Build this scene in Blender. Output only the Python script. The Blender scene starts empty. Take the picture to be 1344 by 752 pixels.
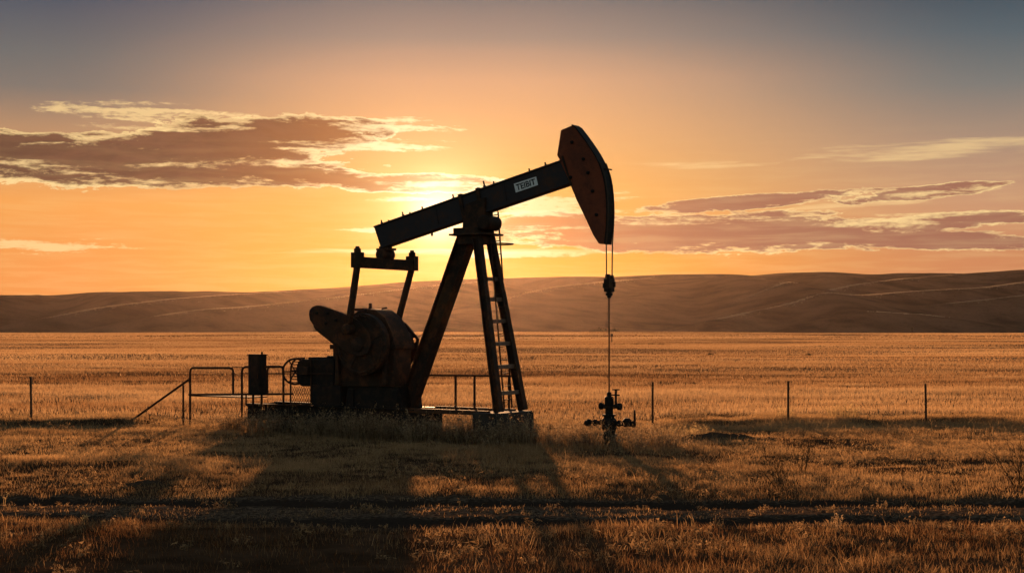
import bpy, bmesh, math, random
import numpy as np
from mathutils import Vector, Matrix
R = math.radians
random.seed(7)
rng = np.random.default_rng(11)
scene = bpy.context.scene
COL = scene.collection

# ------------------------------------------------------------------ camera
F, CX, HY, CAMZ = 1846.0, 672.0, 432.0, 2.98        # focal length in photo pixels, horizon row, eye height
cam_d = bpy.data.cameras.new('camera')
cam = bpy.data.objects.new('camera', cam_d); COL.objects.link(cam)
cam.location = (0, 0, CAMZ); cam.rotation_euler = (R(90), 0, 0)
cam_d.sensor_width = 36.0; cam_d.lens = 36.0 * F / 1344.0
cam_d.shift_y = (HY - 376.0) / 1344.0
cam_d.clip_start = 0.2; cam_d.clip_end = 30000
scene.camera = cam

# ------------------------------------------------------------------ sun
SUN_AZ = math.atan((576 - CX) / F)                   # seen from the camera, left of the view axis
SUN_EL = math.atan((HY - 286) / F)
sd = Vector((math.sin(SUN_AZ) * math.cos(SUN_EL), math.cos(SUN_AZ) * math.cos(SUN_EL), math.sin(SUN_EL)))
sl = bpy.data.lights.new('sun', 'SUN'); sl.energy = 5.0; sl.angle = R(1.1); sl.color = (1.0, 0.52, 0.235)
sun = bpy.data.objects.new('sun', sl); COL.objects.link(sun)
sun.rotation_euler = (-sd).to_track_quat('-Z', 'Y').to_euler()

# ------------------------------------------------------------------ view
vs = scene.view_settings
vs.view_transform = 'Standard'; vs.look = 'None'; vs.exposure = 0.8; vs.gamma = 1.0; vs.use_curve_mapping = False
scene.cycles.use_denoising = True
scene.cycles.max_bounces = 6; scene.cycles.diffuse_bounces = 3; scene.cycles.glossy_bounces = 2
scene.cycles.transmission_bounces = 3; scene.cycles.volume_bounces = 0; scene.cycles.transparent_max_bounces = 8
scene.cycles.sample_clamp_indirect = 4.0

def lin(r, g, b):
    f = lambda c: (c / 255 / 12.92) if c <= 10.3 else ((c / 255 + 0.055) / 1.055) ** 2.4
    return (f(r), f(g), f(b), 1.0)

# ------------------------------------------------------------------ node expression helper
class NX:
    def __init__(s, nt): s.nt = nt
    def node(s, t, **kw):
        n = s.nt.nodes.new(t)
        for k, v in kw.items(): setattr(n, k, v)
        return n
    def put(s, sock, v):
        if isinstance(v, bpy.types.NodeSocket): s.nt.links.new(v, sock)
        else: sock.default_value = v
    def m(s, op, a, b=0.0, c=0.0, clamp=False):
        n = s.node('ShaderNodeMath', operation=op, use_clamp=clamp)
        s.put(n.inputs[0], a); s.put(n.inputs[1], b); s.put(n.inputs[2], c)
        return n.outputs[0]
    def add(s, a, b): return s.m('ADD', a, b)
    def sub(s, a, b): return s.m('SUBTRACT', a, b)
    def mul(s, a, b): return s.m('MULTIPLY', a, b)
    def mad(s, a, b, c): return s.m('MULTIPLY_ADD', a, b, c)
    def mx(s, a, b): return s.m('MAXIMUM', a, b)
    def ss(s, x, lo, hi):
        n = s.node('ShaderNodeMapRange', interpolation_type='SMOOTHSTEP')
        s.put(n.inputs['Value'], x); s.put(n.inputs['From Min'], lo); s.put(n.inputs['From Max'], hi)
        return n.outputs[0]
    def mix(s, f, a, b, blend='MIX'):
        n = s.node('ShaderNodeMix', data_type='RGBA', blend_type=blend)
        s.put(n.inputs[0], f); s.put(n.inputs[6], a); s.put(n.inputs[7], b)
        return n.outputs[2]
    def ramp(s, f, stops, interp='EASE'):
        n = s.node('ShaderNodeValToRGB'); cr = n.color_ramp; cr.interpolation = interp
        while len(cr.elements) < len(stops): cr.elements.new(0.5)
        for e, (p, c) in zip(cr.elements, stops): e.position = p; e.color = c
        s.put(n.inputs[0], f); return n.outputs[0]
    def xyz(s, x, y, z=0.0):
        n = s.node('ShaderNodeCombineXYZ')
        for i, v in enumerate((x, y, z)): s.put(n.inputs[i], v)
        return n.outputs[0]
    def noise(s, vec, scale=1.0, detail=4.0, rough=0.5, dist=0.0, col=False):
        n = s.node('ShaderNodeTexNoise')
        s.put(n.inputs['Vector'], vec); n.inputs['Scale'].default_value = scale
        n.inputs['Detail'].default_value = detail; n.inputs['Roughness'].default_value = rough
        n.inputs['Distortion'].default_value = dist
        return n.outputs[1 if col else 0]

# ------------------------------------------------------------------ sky: Nishita dome, with the sunset glow and clouds round the sun
world = bpy.data.worlds.new('World'); scene.world = world; world.use_nodes = True
nt = world.node_tree; nt.nodes.clear(); X = NX(nt)
sky = X.node('ShaderNodeTexSky', sky_type='NISHITA', sun_disc=False)
sky.sun_elevation = SUN_EL; sky.sun_rotation = SUN_AZ
sky.air_density = 1.0; sky.dust_density = 2.0; sky.ozone_density = 1.0
tc = X.node('ShaderNodeTexCoord')
sep = X.node('ShaderNodeSeparateXYZ'); nt.links.new(tc.outputs['Generated'], sep.inputs[0])
az = X.m('ARCTAN2', sep.outputs[0], sep.outputs[1])
el = X.m('ARCSINE', sep.outputs[2])
DEG = 180 / math.pi
A = X.mul(az, DEG); E = X.mul(el, DEG)                # azimuth and elevation in degrees
def AE(px, py):                                       # a photo direction as azimuth, elevation
    return (math.atan((px - CX) / F) * DEG, math.atan((HY - py) / math.hypot(F, px - CX)) * DEG)
te = X.m('DIVIDE', E, 16.0, clamp=True)
def stops(lst): return [(AE(CX, y)[1] / 16.0, lin(*c)) for y, c in lst]
centre = X.ramp(te, stops([(430, (245, 148, 30)), (340, (250, 165, 48)), (250, (248, 180, 92)), (170, (238, 178, 118)), (106, (220, 170, 130)), (50, (164, 144, 129)), (5, (132, 124, 120)), (-15, (128, 122, 120))]), 'LINEAR')
left = X.ramp(te, stops([(430, (232, 142, 70)), (350, (240, 154, 80)), (275, (248, 168, 88)), (200, (200, 150, 106)), (130, (130, 121, 113)), (85, (112, 112, 111)), (5, (72, 84, 101)), (-15, (76, 84, 98))]), 'LINEAR')
right = X.ramp(te, stops([(430, (200, 128, 86)), (345, (206, 137, 94)), (270, (204, 154, 118)), (200, (176, 146, 123)), (126, (126, 125, 121)), (60, (90, 103, 110)), (5, (66, 82, 94)), (-15, (68, 80, 90))]), 'LINEAR')
fl = X.ss(X.mul(A, -1), -AE(560, HY)[0], -AE(60, HY)[0])
fr = X.ss(A, AE(660, HY)[0], AE(1330, HY)[0])
base = X.mix(fr, X.mix(fl, centre, left), right)
sa, se = AE(576, 280)
dx = X.sub(A, sa); dy = X.sub(E, se)
r2 = X.add(X.mul(dx, dx), X.mul(X.mul(dy, dy), 1.3))
def gauss(sig): return X.m('EXPONENT', X.mul(r2, -1 / (2 * sig * sig)))
glow_w, glow_n, glow_c = gauss(3.6), gauss(1.9), gauss(0.8)
# cloud masks: (centre x, centre y, radius x, radius y, tilt)
def ell(cx, cy, rx, ry, tilt=0.0):
    a0, e0 = AE(cx, cy); k = DEG / F
    ddx = X.sub(A, a0); ddy = X.sub(X.mad(A, -tilt, E), e0 - tilt * a0)
    return X.sub(1.0, X.add(X.m('POWER', X.mul(ddx, 1 / (rx * k)), 2.0), X.m('POWER', X.mul(ddy, 1 / (ry * k)), 2.0)))
def field(lst):
    m = None
    for e in lst:
        v = ell(*e); m = v if m is None else X.m('SMOOTH_MAX', m, v, 0.12)
    return m
warp = X.noise(X.xyz(X.mul(A, 0.35), X.mul(E, 1.1), 3.0), 1.0, 3, 0.5)
n1 = X.noise(X.xyz(X.mad(warp, 1.1, X.mul(A, 0.62)), X.mad(warp, 1.2, X.mul(E, 2.9)), 7.3), 1.0, 9, 0.62, 0.25)
n2 = X.noise(X.xyz(X.mul(A, 0.30), X.mad(warp, 0.9, X.mul(E, 3.6)), 21.0), 1.0, 6, 0.55, 0.3)
n3 = X.noise(X.xyz(X.mad(warp, 0.8, X.mul(A, 2.4)), X.mul(E, 7.5), 31.0), 1.0, 7, 0.62, 0.2)
dark = field([(90, 210, 330, 32, -0.02), (-60, 195, 300, 26), (300, 190, 135, 36, 0.06), (400, 172, 120, 20, 0.0), (330, 226, 150, 14, -0.05), (530, 240, 150, 12, -0.02)])
dark2 = field([(930, 306, 300, 26, 0.0), (1190, 314, 190, 14, -0.04), (735, 296, 90, 20), (985, 265, 160, 10, 0.07), (1220, 252, 110, 9, 0.09), (1240, 292, 110, 12, 0.05)])
wisp = field([(190, 148, 130, 12), (480, 165, 110, 13), (700, 268, 130, 22), (470, 190, 120, 9), (60, 322, 120, 10), (520, 302, 70, 4), (680, 335, 90, 5)])
soft = field([(930, 217, 110, 5), (1230, 196, 190, 13, 0.03), (600, 330, 260, 5), (1120, 270, 120, 6, 0.06)])
d1 = X.add(X.mad(X.sub(n1, 0.44), 2.7, dark), X.mul(X.sub(n3, 0.5), 0.75))
d2 = X.add(X.mad(X.sub(n1, 0.48), 2.6, dark2), X.mul(X.sub(n3, 0.5), 0.6))
dw = X.add(X.mad(X.sub(n2, 0.52), 5.0, wisp), X.mul(X.sub(n3, 0.5), 2.5))
dsf = X.mad(X.sub(n2, 0.52), 3.5, soft)
rimc = X.mix(X.m('MULTIPLY', glow_w, 1.0, clamp=True), lin(255, 218, 152), (1.35, 1.12, 0.68, 1))
def cloud(bg, d, core, edge=0.06, thick=(0.14, 0.50), rim=1.0):
    cov = X.ss(d, -0.02, edge)
    th = X.ss(d, thick[0], thick[1])
    c = X.mix(th, X.mix(X.mul(X.ss(n2, 0.60, 0.36), 0.45), rimc, X.mix(0.5, bg, core)), core)
    return X.mix(X.mul(cov, rim), bg, c)
core_l = X.mix(gauss(4.6), lin(106, 74, 58), lin(186, 120, 66))
core_l = X.mix(X.mul(X.ss(n1, 0.40, 0.68), 0.35), core_l, lin(142, 98, 74))
core_r = X.mix(gauss(4.2), lin(160, 108, 88), lin(226, 146, 78))
core_r = X.mix(X.mul(X.ss(n2, 0.35, 0.7), 0.4), core_r, lin(160, 114, 98))
c = X.mix(X.mul(X.ss(dsf, 0.0, 1.2), 0.55), base, rimc)
c = X.mix(X.mul(X.ss(dw, 0.0, 1.0), 0.75), c, rimc)
c = cloud(c, d2, core_r, edge=0.16, thick=(0.12, 0.46), rim=0.94)
c = cloud(c, d1, core_l, edge=0.10, thick=(0.16, 0.66))
bright = field([(505, 166, 85, 11), (450, 192, 110, 9), (300, 216, 110, 8, 0.03), (90, 224, 130, 8, -0.10), (560, 242, 80, 8), (215, 168, 120, 5), (640, 252, 60, 7, 0.1), (690, 282, 70, 7), (530, 262, 60, 4), (715, 300, 70, 5), (1190, 290, 110, 12, 0.06), (1255, 250, 75, 8, 0.08), (900, 290, 130, 7, 0.0)])
db = X.add(X.mad(X.sub(n2, 0.50), 5.5, bright), X.mul(X.sub(n3, 0.52), 2.6))
c = X.mix(X.mul(X.ss(db, 0.25, 1.7), 0.85), c, rimc)
streak = X.mul(X.ss(n2, 0.38, 0.72), 0.16)
c = X.mix(X.mul(streak, X.ss(E, 9.0, 3.0)), c, lin(255, 222, 150))
# brightness round the sun itself
addn = X.mix(1.0, X.mix(X.mul(glow_n, 0.70), (0, 0, 0, 1), (0.8, 0.6, 0.3, 1)), X.mix(glow_c, (0, 0, 0, 1), (1.3, 1.1, 0.8, 1)), 'ADD')
c = X.mix(1.0, c, addn, 'ADD')
bg_front = X.node('ShaderNodeBackground'); nt.links.new(c, bg_front.inputs[0]); bg_front.inputs[1].default_value = 0.95 / 2 ** 0.8
bg_sky = X.node('ShaderNodeBackground'); nt.links.new(sky.outputs[0], bg_sky.inputs[0]); bg_sky.inputs[1].default_value = 0.10
# the coloured part of the dome lies towards the sun; overhead and behind it is plain dusk sky
side = X.m('ABSOLUTE', X.sub(A, sa))
front = X.mul(X.ss(side, 75.0, 24.0), X.ss(E, 40.0, 15.0))
msh = X.node('ShaderNodeMixShader'); nt.links.new(front, msh.inputs[0])
nt.links.new(bg_sky.outputs[0], msh.inputs[1]); nt.links.new(bg_front.outputs[0], msh.inputs[2])
wo = X.node('ShaderNodeOutputWorld'); nt.links.new(msh.outputs[0], wo.inputs[0])

# ------------------------------------------------------------------ materials
def new_mat(name):
    m = bpy.data.materials.new(name); m.use_nodes = True
    m.node_tree.nodes.clear(); x = NX(m.node_tree)
    o = x.node('ShaderNodeOutputMaterial')
    return m, x, o
def principled(x, o, col, rough=0.6, metal=0.0, spec=0.5, bump=None, bstr=0.3, bdist=0.02):
    p = x.node('ShaderNodeBsdfPrincipled')
    x.put(p.inputs['Base Color'], col); x.put(p.inputs['Roughness'], rough)
    x.put(p.inputs['Metallic'], metal); x.put(p.inputs['Specular IOR Level'], spec)
    if bump is not None:
        b = x.node('ShaderNodeBump'); b.inputs['Strength'].default_value = bstr; b.inputs['Distance'].default_value = bdist
        x.put(b.inputs['Height'], bump); x.nt.links.new(b.outputs[0], p.inputs['Normal'])
    x.nt.links.new(p.outputs[0], o.inputs[0]); return p
def obj_coord(x): return x.node('ShaderNodeTexCoord').outputs['Object']
def steel(name, c1, c2, scale=3.0, rough=0.55, lo=0.45, hi=0.65):
    m, x, o = new_mat(name); co = obj_coord(x)
    n = x.noise(co, scale, 6, 0.65); n2 = x.noise(co, scale * 9, 4, 0.6)
    f = x.ss(x.mad(x.sub(n2, 0.5), 0.35, n), lo, hi)
    col = x.mix(f, c1, c2)
    col = x.mix(x.mul(x.ss(n2, 0.55, 0.75), 0.4), col, (c1[0] * .4, c1[1] * .4, c1[2] * .4, 1))
    principled(x, o, col, x.mad(n2, 0.3, rough), 0.0, 0.12, n2, 0.25, 0.01)
    return m
M = {}
M['dark_steel'] = steel('dark_steel', (0.030, 0.018, 0.012, 1), (0.085, 0.034, 0.016, 1))
M['beam_paint'] = steel('beam_paint', (0.038, 0.031, 0.032, 1), (0.085, 0.038, 0.022, 1), 2.2, 0.5, 0.45, 0.75)
M['red_paint'] = steel('red_paint', (0.20, 0.050, 0.022, 1), (0.12, 0.036, 0.020, 1), 2.5, 0.55, 0.4, 0.7)
M['rusty_steel'] = steel('rusty_steel', (0.065, 0.032, 0.018, 1), (0.12, 0.050, 0.024, 1), 4, 0.7, 0.4, 0.65)
M['pale_steel'] = steel('pale_steel', (0.16, 0.11, 0.08, 1), (0.24, 0.15, 0.10, 1), 5, 0.6)  # lighter steel tone, used on the crossbars
M['black_metal'] = steel('black_metal', (0.012, 0.010, 0.009, 1), (0.03, 0.018, 0.012, 1), 5, 0.5)
M['cable'] = steel('cable', (0.05, 0.035, 0.025, 1), (0.07, 0.04, 0.025, 1), 8, 0.45)
M['post_steel'] = steel('post_steel', (0.05, 0.032, 0.022, 1), (0.10, 0.045, 0.025, 1), 6, 0.7)
M['sign_white'] = steel('sign_white', (0.80, 0.78, 0.75, 1), (0.55, 0.47, 0.40, 1), 6, 0.6, 0.6, 0.85)
M['sign_black'] = steel('sign_black', (0.02, 0.02, 0.02, 1), (0.04, 0.03, 0.025, 1), 6, 0.6)
def conc():
    m, x, o = new_mat('concrete'); co = obj_coord(x)
    n = x.noise(co, 1.5, 6, 0.6); n2 = x.noise(co, 30, 4, 0.6)
    col = x.mix(x.ss(n, 0.35, 0.7), (0.055, 0.042, 0.032, 1), (0.024, 0.018, 0.014, 1))
    principled(x, o, col, 0.9, 0, 0.3, n2, 0.5, 0.01); return m
M['concrete'] = conc()
def leaf_mat(name, c1, c2, trans=0.5, attr=True, gloss=0.12, grough=0.45):
    m, x, o = new_mat(name)
    if attr:
        at = x.node('ShaderNodeAttribute'); at.attribute_name = 'tone'
        col = x.mix(at.outputs['Fac'], c1, c2)
    else:
        col = x.mix(x.noise(obj_coord(x), 3, 3), c1, c2)
    d = x.node('ShaderNodeBsdfDiffuse'); t = x.node('ShaderNodeBsdfTranslucent'); g = x.node('ShaderNodeBsdfGlossy')
    x.put(d.inputs[0], col); x.put(t.inputs[0], col); x.put(g.inputs[0], col); g.inputs['Roughness'].default_value = grough
    ms = x.node('ShaderNodeMixShader'); ms.inputs[0].default_value = trans
    x.nt.links.new(d.outputs[0], ms.inputs[1]); x.nt.links.new(t.outputs[0], ms.inputs[2])
    m2 = x.node('ShaderNodeMixShader'); m2.inputs[0].default_value = gloss
    x.nt.links.new(ms.outputs[0], m2.inputs[1]); x.nt.links.new(g.outputs[0], m2.inputs[2])
    x.nt.links.new(m2.outputs[0], o.inputs[0]); return m
M['grass'] = leaf_mat('dry_grass', (0.13, 0.060, 0.026, 1), (0.58, 0.36, 0.17, 1), 0.62)
M['stubble'] = leaf_mat('pale_stubble', (0.24, 0.12, 0.052, 1), (0.60, 0.385, 0.20, 1), 0.62, gloss=0.18, grough=0.30)
M['crest_rim_grass'] = leaf_mat('crest_rim_grass', (0.36, 0.25, 0.16, 1), (0.62, 0.45, 0.31, 1), 0.5)  # paler blade colour that carries the rim light of the spur crests
M['weed'] = leaf_mat('dry_weed', (0.09, 0.052, 0.026, 1), (0.46, 0.31, 0.17, 1), 0.5)
M['scrub'] = leaf_mat('scrub', (0.08, 0.045, 0.022, 1), (0.40, 0.25, 0.125, 1), 0.5)
M['pale_grass'] = leaf_mat('pale_dry_grass', (0.30, 0.18, 0.08, 1), (0.60, 0.42, 0.20, 1), 0.55)
M['twig'] = leaf_mat('twig', (0.06, 0.035, 0.02, 1), (0.16, 0.09, 0.045, 1), 0.1)
M['bush'] = leaf_mat('dark_bush', (0.03, 0.022, 0.012, 1), (0.06, 0.04, 0.02, 1), 0.2)

# ------------------------------------------------------------------ ground shape
def smooth(a, b, x):
    t = np.clip((x - a) / (b - a), 0, 1); return t * t * (3 - 2 * t)
def vnoise(x, y, seed=0):
    x = np.asarray(x, float); y = np.asarray(y, float)
    xi = np.floor(x).astype(np.int64); yi = np.floor(y).astype(np.int64)
    fx = x - xi; fy = y - yi; fx = fx * fx * (3 - 2 * fx); fy = fy * fy * (3 - 2 * fy)
    def h(i, j):
        n = (i * 374761393 + j * 668265263 + seed * 974634421) & 0xffffffff
        n = ((n ^ (n >> 13)) * 1274126177) & 0xffffffff
        return ((n ^ (n >> 16)) & 0xffff) / 65535.0
    return (h(xi, yi) * (1 - fx) + h(xi + 1, yi) * fx) * (1 - fy) + (h(xi, yi + 1) * (1 - fx) + h(xi + 1, yi + 1) * fx) * fy
def fbm(x, y, seed=0, octv=4):
    s = 0; a = 0.5; f = 1.0
    for i in range(octv):
        s = s + a * vnoise(x * f, y * f, seed + i); a *= 0.5; f *= 2.03
    return s / (1 - 0.5 ** octv)
def track_c(x): return 23.35 - 0.045 * x + 0.12 * np.sin(x * 0.35)
def rut_dist(x, y):                                   # distance to the nearer wheel rut of the track
    return np.abs(np.abs(y - track_c(x) + 0.5 * (fbm(x * .6, y * .6, 15, 3) - .5)) - 1.10)
def berm_line(x): return 42.7 + 0.35 * np.sin(x * 0.21) + 0.25 * np.sin(x * 0.53 + 1)
def gh(x, y):
    x = np.asarray(x, float); y = np.asarray(y, float)
    near = 1 - smooth(70, 160, y)
    h = near * (fbm(x * 0.35, y * 0.35, 3, 4) - 0.5) * 0.16 + near * (fbm(x * 2.2, y * 2.2, 9, 3) - 0.5) * 0.06
    c = y - track_c(x)
    h = h - 0.03 * smooth(2.6, 1.7, np.abs(c)) - 0.06 * smooth(0.6, 0.2, rut_dist(x, y))
    b = smooth(0, 0.7, y - berm_line(x)) * (smooth(4.0, 6.0, x) + smooth(-10.5, -12.5, x))
    h = h + 0.20 * b * (1 - smooth(44.5, 58, y))
    far = smooth(55, 140, y)
    h = h + far * (fbm(x / 90 + 5, y / 30, 21, 3) - 0.5) * 1.5 + smooth(250, 600, y) * (fbm(x / 320 + 5, y / 90, 31, 3) - 0.5) * 3.2
    h = h * (1 - smooth(1300, 1800, y))
    return h
# ------------------------------------------------------------------ mesh helpers
def add_obj(name, me, mat=None, parent=None):
    o = bpy.data.objects.new(name, me); COL.objects.link(o)
    if mat is not None: me.materials.append(mat if not isinstance(mat, str) else M[mat])
    if parent is not None: o.parent = parent
    return o
def np_mesh(name, verts, faces, tone=None, smooth_s=False):
    verts = np.asarray(verts, np.float32); faces = np.asarray(faces, np.int32)
    me = bpy.data.meshes.new(name); k = faces.shape[1]
    me.vertices.add(len(verts)); me.vertices.foreach_set('co', verts.ravel())
    me.loops.add(faces.size); me.loops.foreach_set('vertex_index', faces.ravel())
    me.polygons.add(len(faces)); me.polygons.foreach_set('loop_start', np.arange(0, faces.size, k, dtype=np.int32))
    me.polygons.foreach_set('loop_total', np.full(len(faces), k, np.int32))
    if smooth_s: me.polygons.foreach_set('use_smooth', np.ones(len(faces), bool))
    if tone is not None:
        a = me.attributes.new('tone', 'FLOAT', 'POINT'); a.data.foreach_set('value', np.asarray(tone, np.float32))
    me.update(); me.validate(); return me
def tag(o, label=None, cat=None, group=None, kind=None):
    if label: o['label'] = label
    if cat: o['category'] = cat
    if group: o['group'] = group
    if kind: o['kind'] = kind
    return o
def grid_mesh(name, xs, ys, hf):
    XX, YY = np.meshgrid(xs, ys); ZZ = hf(XX, YY)
    nx, ny = len(xs), len(ys)
    idx = np.arange(nx * ny).reshape(ny, nx)
    f = np.stack([idx[:-1, :-1], idx[:-1, 1:], idx[1:, 1:], idx[1:, :-1]], -1).reshape(-1, 4)
    return np_mesh(name, np.stack([XX, YY, ZZ], -1).reshape(-1, 3), f, smooth_s=True)
def growing(a, b, s0, g):
    out = [a]; s = s0
    while out[-1] < b: out.append(out[-1] + s); s *= g
    return out
xs = growing(0, 2900, 0.12, 1.0); 
half = [0.0]; s = 0.14
while half[-1] < 2900:
    half.append(half[-1] + s)
    if half[-1] > 18: s *= 1.055
xs = np.array([-v for v in half[:0:-1]] + half)
ys = [-300, -120, -50, -20, -5, 5, 11]; s = 0.11
while ys[-1] < 3000:
    ys.append(ys[-1] + s)
    if ys[-1] > 46: s *= 1.028
ys = np.array(ys)

def ground_mat():
    m, x, o = new_mat('dry_ground')
    geo = x.node('ShaderNodeNewGeometry'); pos = geo.outputs['Position']
    sp = x.node('ShaderNodeSeparateXYZ'); x.nt.links.new(pos, sp.inputs[0])
    px, py = sp.outputs[0], sp.outputs[1]
    far = x.ss(py, 52.0, 170.0)
    n_s = x.noise(pos, 14, 5, 0.65); n_m = x.noise(pos, 1.2, 5, 0.6)
    soil = x.mix(x.ss(n_m, 0.35, 0.7), (0.045, 0.024, 0.013, 1), (0.10, 0.052, 0.027, 1))
    # streaky stubble of the plain
    st = x.noise(x.xyz(x.mul(px, 0.016), x.mul(py, 0.06), 0.0), 1.0, 6, 0.6)
    st2 = x.noise(x.xyz(x.mul(px, 0.12), x.mul(py, 0.30), 5.0), 1.0, 5, 0.7)
    stub = x.mix(x.ss(st, 0.3, 0.7), (0.26, 0.135, 0.06, 1), (0.42, 0.25, 0.12, 1))
    stub = x.mix(x.mul(x.ss(st2, 0.45, 0.75), 0.45), stub, (0.13, 0.065, 0.03, 1))
    col = x.mix(far, soil, stub)
    # track: bare packed soil in two ruts
    yc = x.add(x.mad(px, -0.045, 23.35), x.mul(x.m('SINE', x.mul(px, 0.35)), 0.12))
    rd = x.m('ABSOLUTE', x.sub(x.m('ABSOLUTE', x.sub(py, yc)), 0.85))
    rut = x.ss(x.add(x.m('ABSOLUTE', x.sub(py, yc)), x.mul(x.sub(n_m, 0.5), 1.3)), 2.2, 1.5)
    rd2 = x.m('ABSOLUTE', x.sub(x.m('ABSOLUTE', x.add(x.sub(py, yc), x.add(x.mul(x.sub(n_m, 0.5), 0.6), x.mul(x.sub(n_s, 0.5), 0.5)))), 1.10))
    wheel = x.ss(rd2, 0.62, 0.34)
    dust = x.mix(x.ss(n_s, 0.35, 0.65), (0.035, 0.022, 0.014, 1), (0.155, 0.098, 0.060, 1))
    col = x.mix(rut, col, x.mix(wheel, dust, x.mix(n_s, (0.022, 0.015, 0.011, 1), (0.060, 0.038, 0.025, 1))))
    bmp = x.add(x.mul(n_s, 0.010), x.mul(x.mul(st2, far), 0.35))
    p = principled(x, o, col, 0.95, 0, 0.0, bmp, 0.8, 1.0)
    return m
M['ground'] = ground_mat()
g = add_obj('ground', grid_mesh('ground', xs, ys, gh), 'ground'); tag(g, kind='structure')

# ------------------------------------------------------------------ hills
sky_px = [(-2200, 395), (-900, 380), (-400, 392), (-150, 384), (0, 387), (75, 388), (150, 383), (200, 384), (270, 382), (330, 384), (380, 382), (440, 378), (520, 371), (600, 367), (680, 365), (740, 363), (800, 364), (880, 360), (930, 360), (980, 362), (1030, 358), (1090, 357), (1150, 361), (1180, 358), (1250, 360), (1344, 354), (1500, 350), (1700, 362), (2200, 352), (3600, 385)]
YC = 2150.0
sk = np.array(sky_px, float)
def crest(x, y0=YC):
    px = x / y0 * F + CX
    k = np.interp(px, sk[:, 0], sk[:, 1])
    k = (k + np.interp(px - 9, sk[:, 0], sk[:, 1]) + np.interp(px + 9, sk[:, 0], sk[:, 1])) / 3
    return CAMZ + (HY - k) / F * y0
spurs = [  # (px, py, depth) along each spur, with the fall of its flanks
    ([(60, 418, 1300), (150, 401, 1420), (240, 391, 1520), (310, 386, 1650), (400, 382, 1900)], 0.20),
    ([(200, 416, 1250), (260, 407, 1300), (330, 402.5, 1350), (450, 389, 1450), (560, 376, 1650), (640, 369, 1850)], 0.20),
    ([(640, 398, 1450), (725, 377, 1650), (800, 369.5, 1750), (860, 364, 1950)], 0.22),
    ([(900, 366, 2000), (955, 364.5, 1750), (1035, 370, 1600), (1090, 388, 1400), (1120, 410, 1250)], 0.20),
    ([(940, 420, 1250), (1000, 406, 1330), (1100, 391, 1450), (1200, 382.5, 1550), (1300, 376.5, 1650), (1344, 370, 1750), (1450, 358, 1950)], 0.24),
    ([(960, 412, 1500), (1040, 393, 1600), (1120, 374, 1750), (1180, 366, 1850), (1260, 361, 2000)], 0.22),
    ([(1060, 424, 1180), (1150, 411, 1240), (1210, 413, 1260), (1290, 424, 1200)], 0.18),
    ([(820, 400, 1500), (880, 374, 1750), (930, 361, 2050)], 0.2),
    ([(-300, 400, 1500), (-100, 392, 1700), (40, 390, 1900)], 0.2),
    ([(520, 425, 1200), (600, 414, 1300), (700, 398, 1450), (780, 390, 1600), (860, 372, 1850)], 0.13),
    ([(1230, 400, 1450), (1344, 388, 1500), (1500, 372, 1650), (1700, 364, 1900)], 0.2),
]
def seg_field(xx, yy, pts, k):
    P = np.array([((p[0] - CX) / F * p[2], p[2], CAMZ + (HY - p[1]) / F * p[2]) for p in pts])
    # resample smoothly
    t = np.linspace(0, len(P) - 1, 60); i = np.arange(len(P))
    Q = np.stack([np.interp(t, i, P[:, j]) for j in range(3)], -1)
    for _ in range(6): Q[1:-1] = (Q[:-2] + 2 * Q[1:-1] + Q[2:]) / 4
    best = np.full(xx.shape, -99.0)
    for a, b in zip(Q[:-1], Q[1:]):
        d = b - a; L2 = d[0] ** 2 + d[1] ** 2
        u = np.clip(((xx - a[0]) * d[0] + (yy - a[1]) * d[1]) / L2, 0, 1)
        dist = np.hypot(xx - a[0] - u * d[0], yy - a[1] - u * d[1])
        z = a[2] + u * d[2] - k * 1.35 * (np.sqrt(dist ** 2 + 14 ** 2) - 14)
        best = np.maximum(best, z)
    return best
def hill_h(xx, yy):
    c = crest(xx)
    y0 = 1400 + 90 * np.sin(xx / 260.0) + 40 * np.sin(xx / 97.0 + 2)
    t = np.clip((yy - y0) / (YC - y0), 0, 1)
    fall = smooth(2750, YC, yy)
    h = np.where(yy < YC, c * (0.55 * t ** 1.5 + 0.45 * t * t * (3 - 2 * t)) - 2.0 * (1 - t), c * fall)
    folds = 1 - np.abs(2 * fbm(xx / 330 + .35 * yy / 330, yy / 520, 57, 3) - 1) ** 1.0
    h = h + (folds - .72) * 72 * np.clip((yy - 1250) / 350, 0, 1) * np.clip((2150 - yy) / 150, 0, 1) * (.35 + np.clip(h / 40, 0, 1) * .65)
    for pts, k in spurs:
        z = seg_field(xx, yy, pts, k)
        s = 3.0
        m = np.maximum(h, z); h = m + s * np.log(np.exp((h - m) / s) + np.exp((z - m) / s))
    cap = (CAMZ + (c - CAMZ) * yy / YC)               # nothing stands above the skyline as seen from the field
    h = np.where(yy < YC, np.minimum(h, cap), h)
    h = h + (fbm(xx / 60, yy / 60, 51, 3) - 0.5) * 1.2 * np.clip(h / 30, 0, 1)
    edge = smooth(1100, 1220, yy)
    return np.where(yy < 1220, h * edge - 1.5 * (1 - edge), h)
hx = np.linspace(-2850, 2850, 760); hy = np.concatenate([np.linspace(1105, 2300, 210), np.linspace(2315, 2750, 20)])
def hill_mat():
    m, x, o = new_mat('hill_grass')
    pos = x.node('ShaderNodeNewGeometry').outputs['Position']
    n = x.noise(pos, 0.02, 6, 0.6); n2 = x.noise(pos, 0.25, 4, 0.7)
    col = x.mix(x.ss(n, 0.35, 0.7), (0.190, 0.105, 0.062, 1), (0.080, 0.046, 0.029, 1))
    col = x.mix(x.mul(x.ss(n2, 0.52, 0.70), 0.5), col, (0.04, 0.026, 0.016, 1))
    p = principled(x, o, col, 1.0, 0, 0.0, n2, 0.6, 1.5)
    return m
M['hill'] = hill_mat()
SPUR_LINES = []
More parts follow.
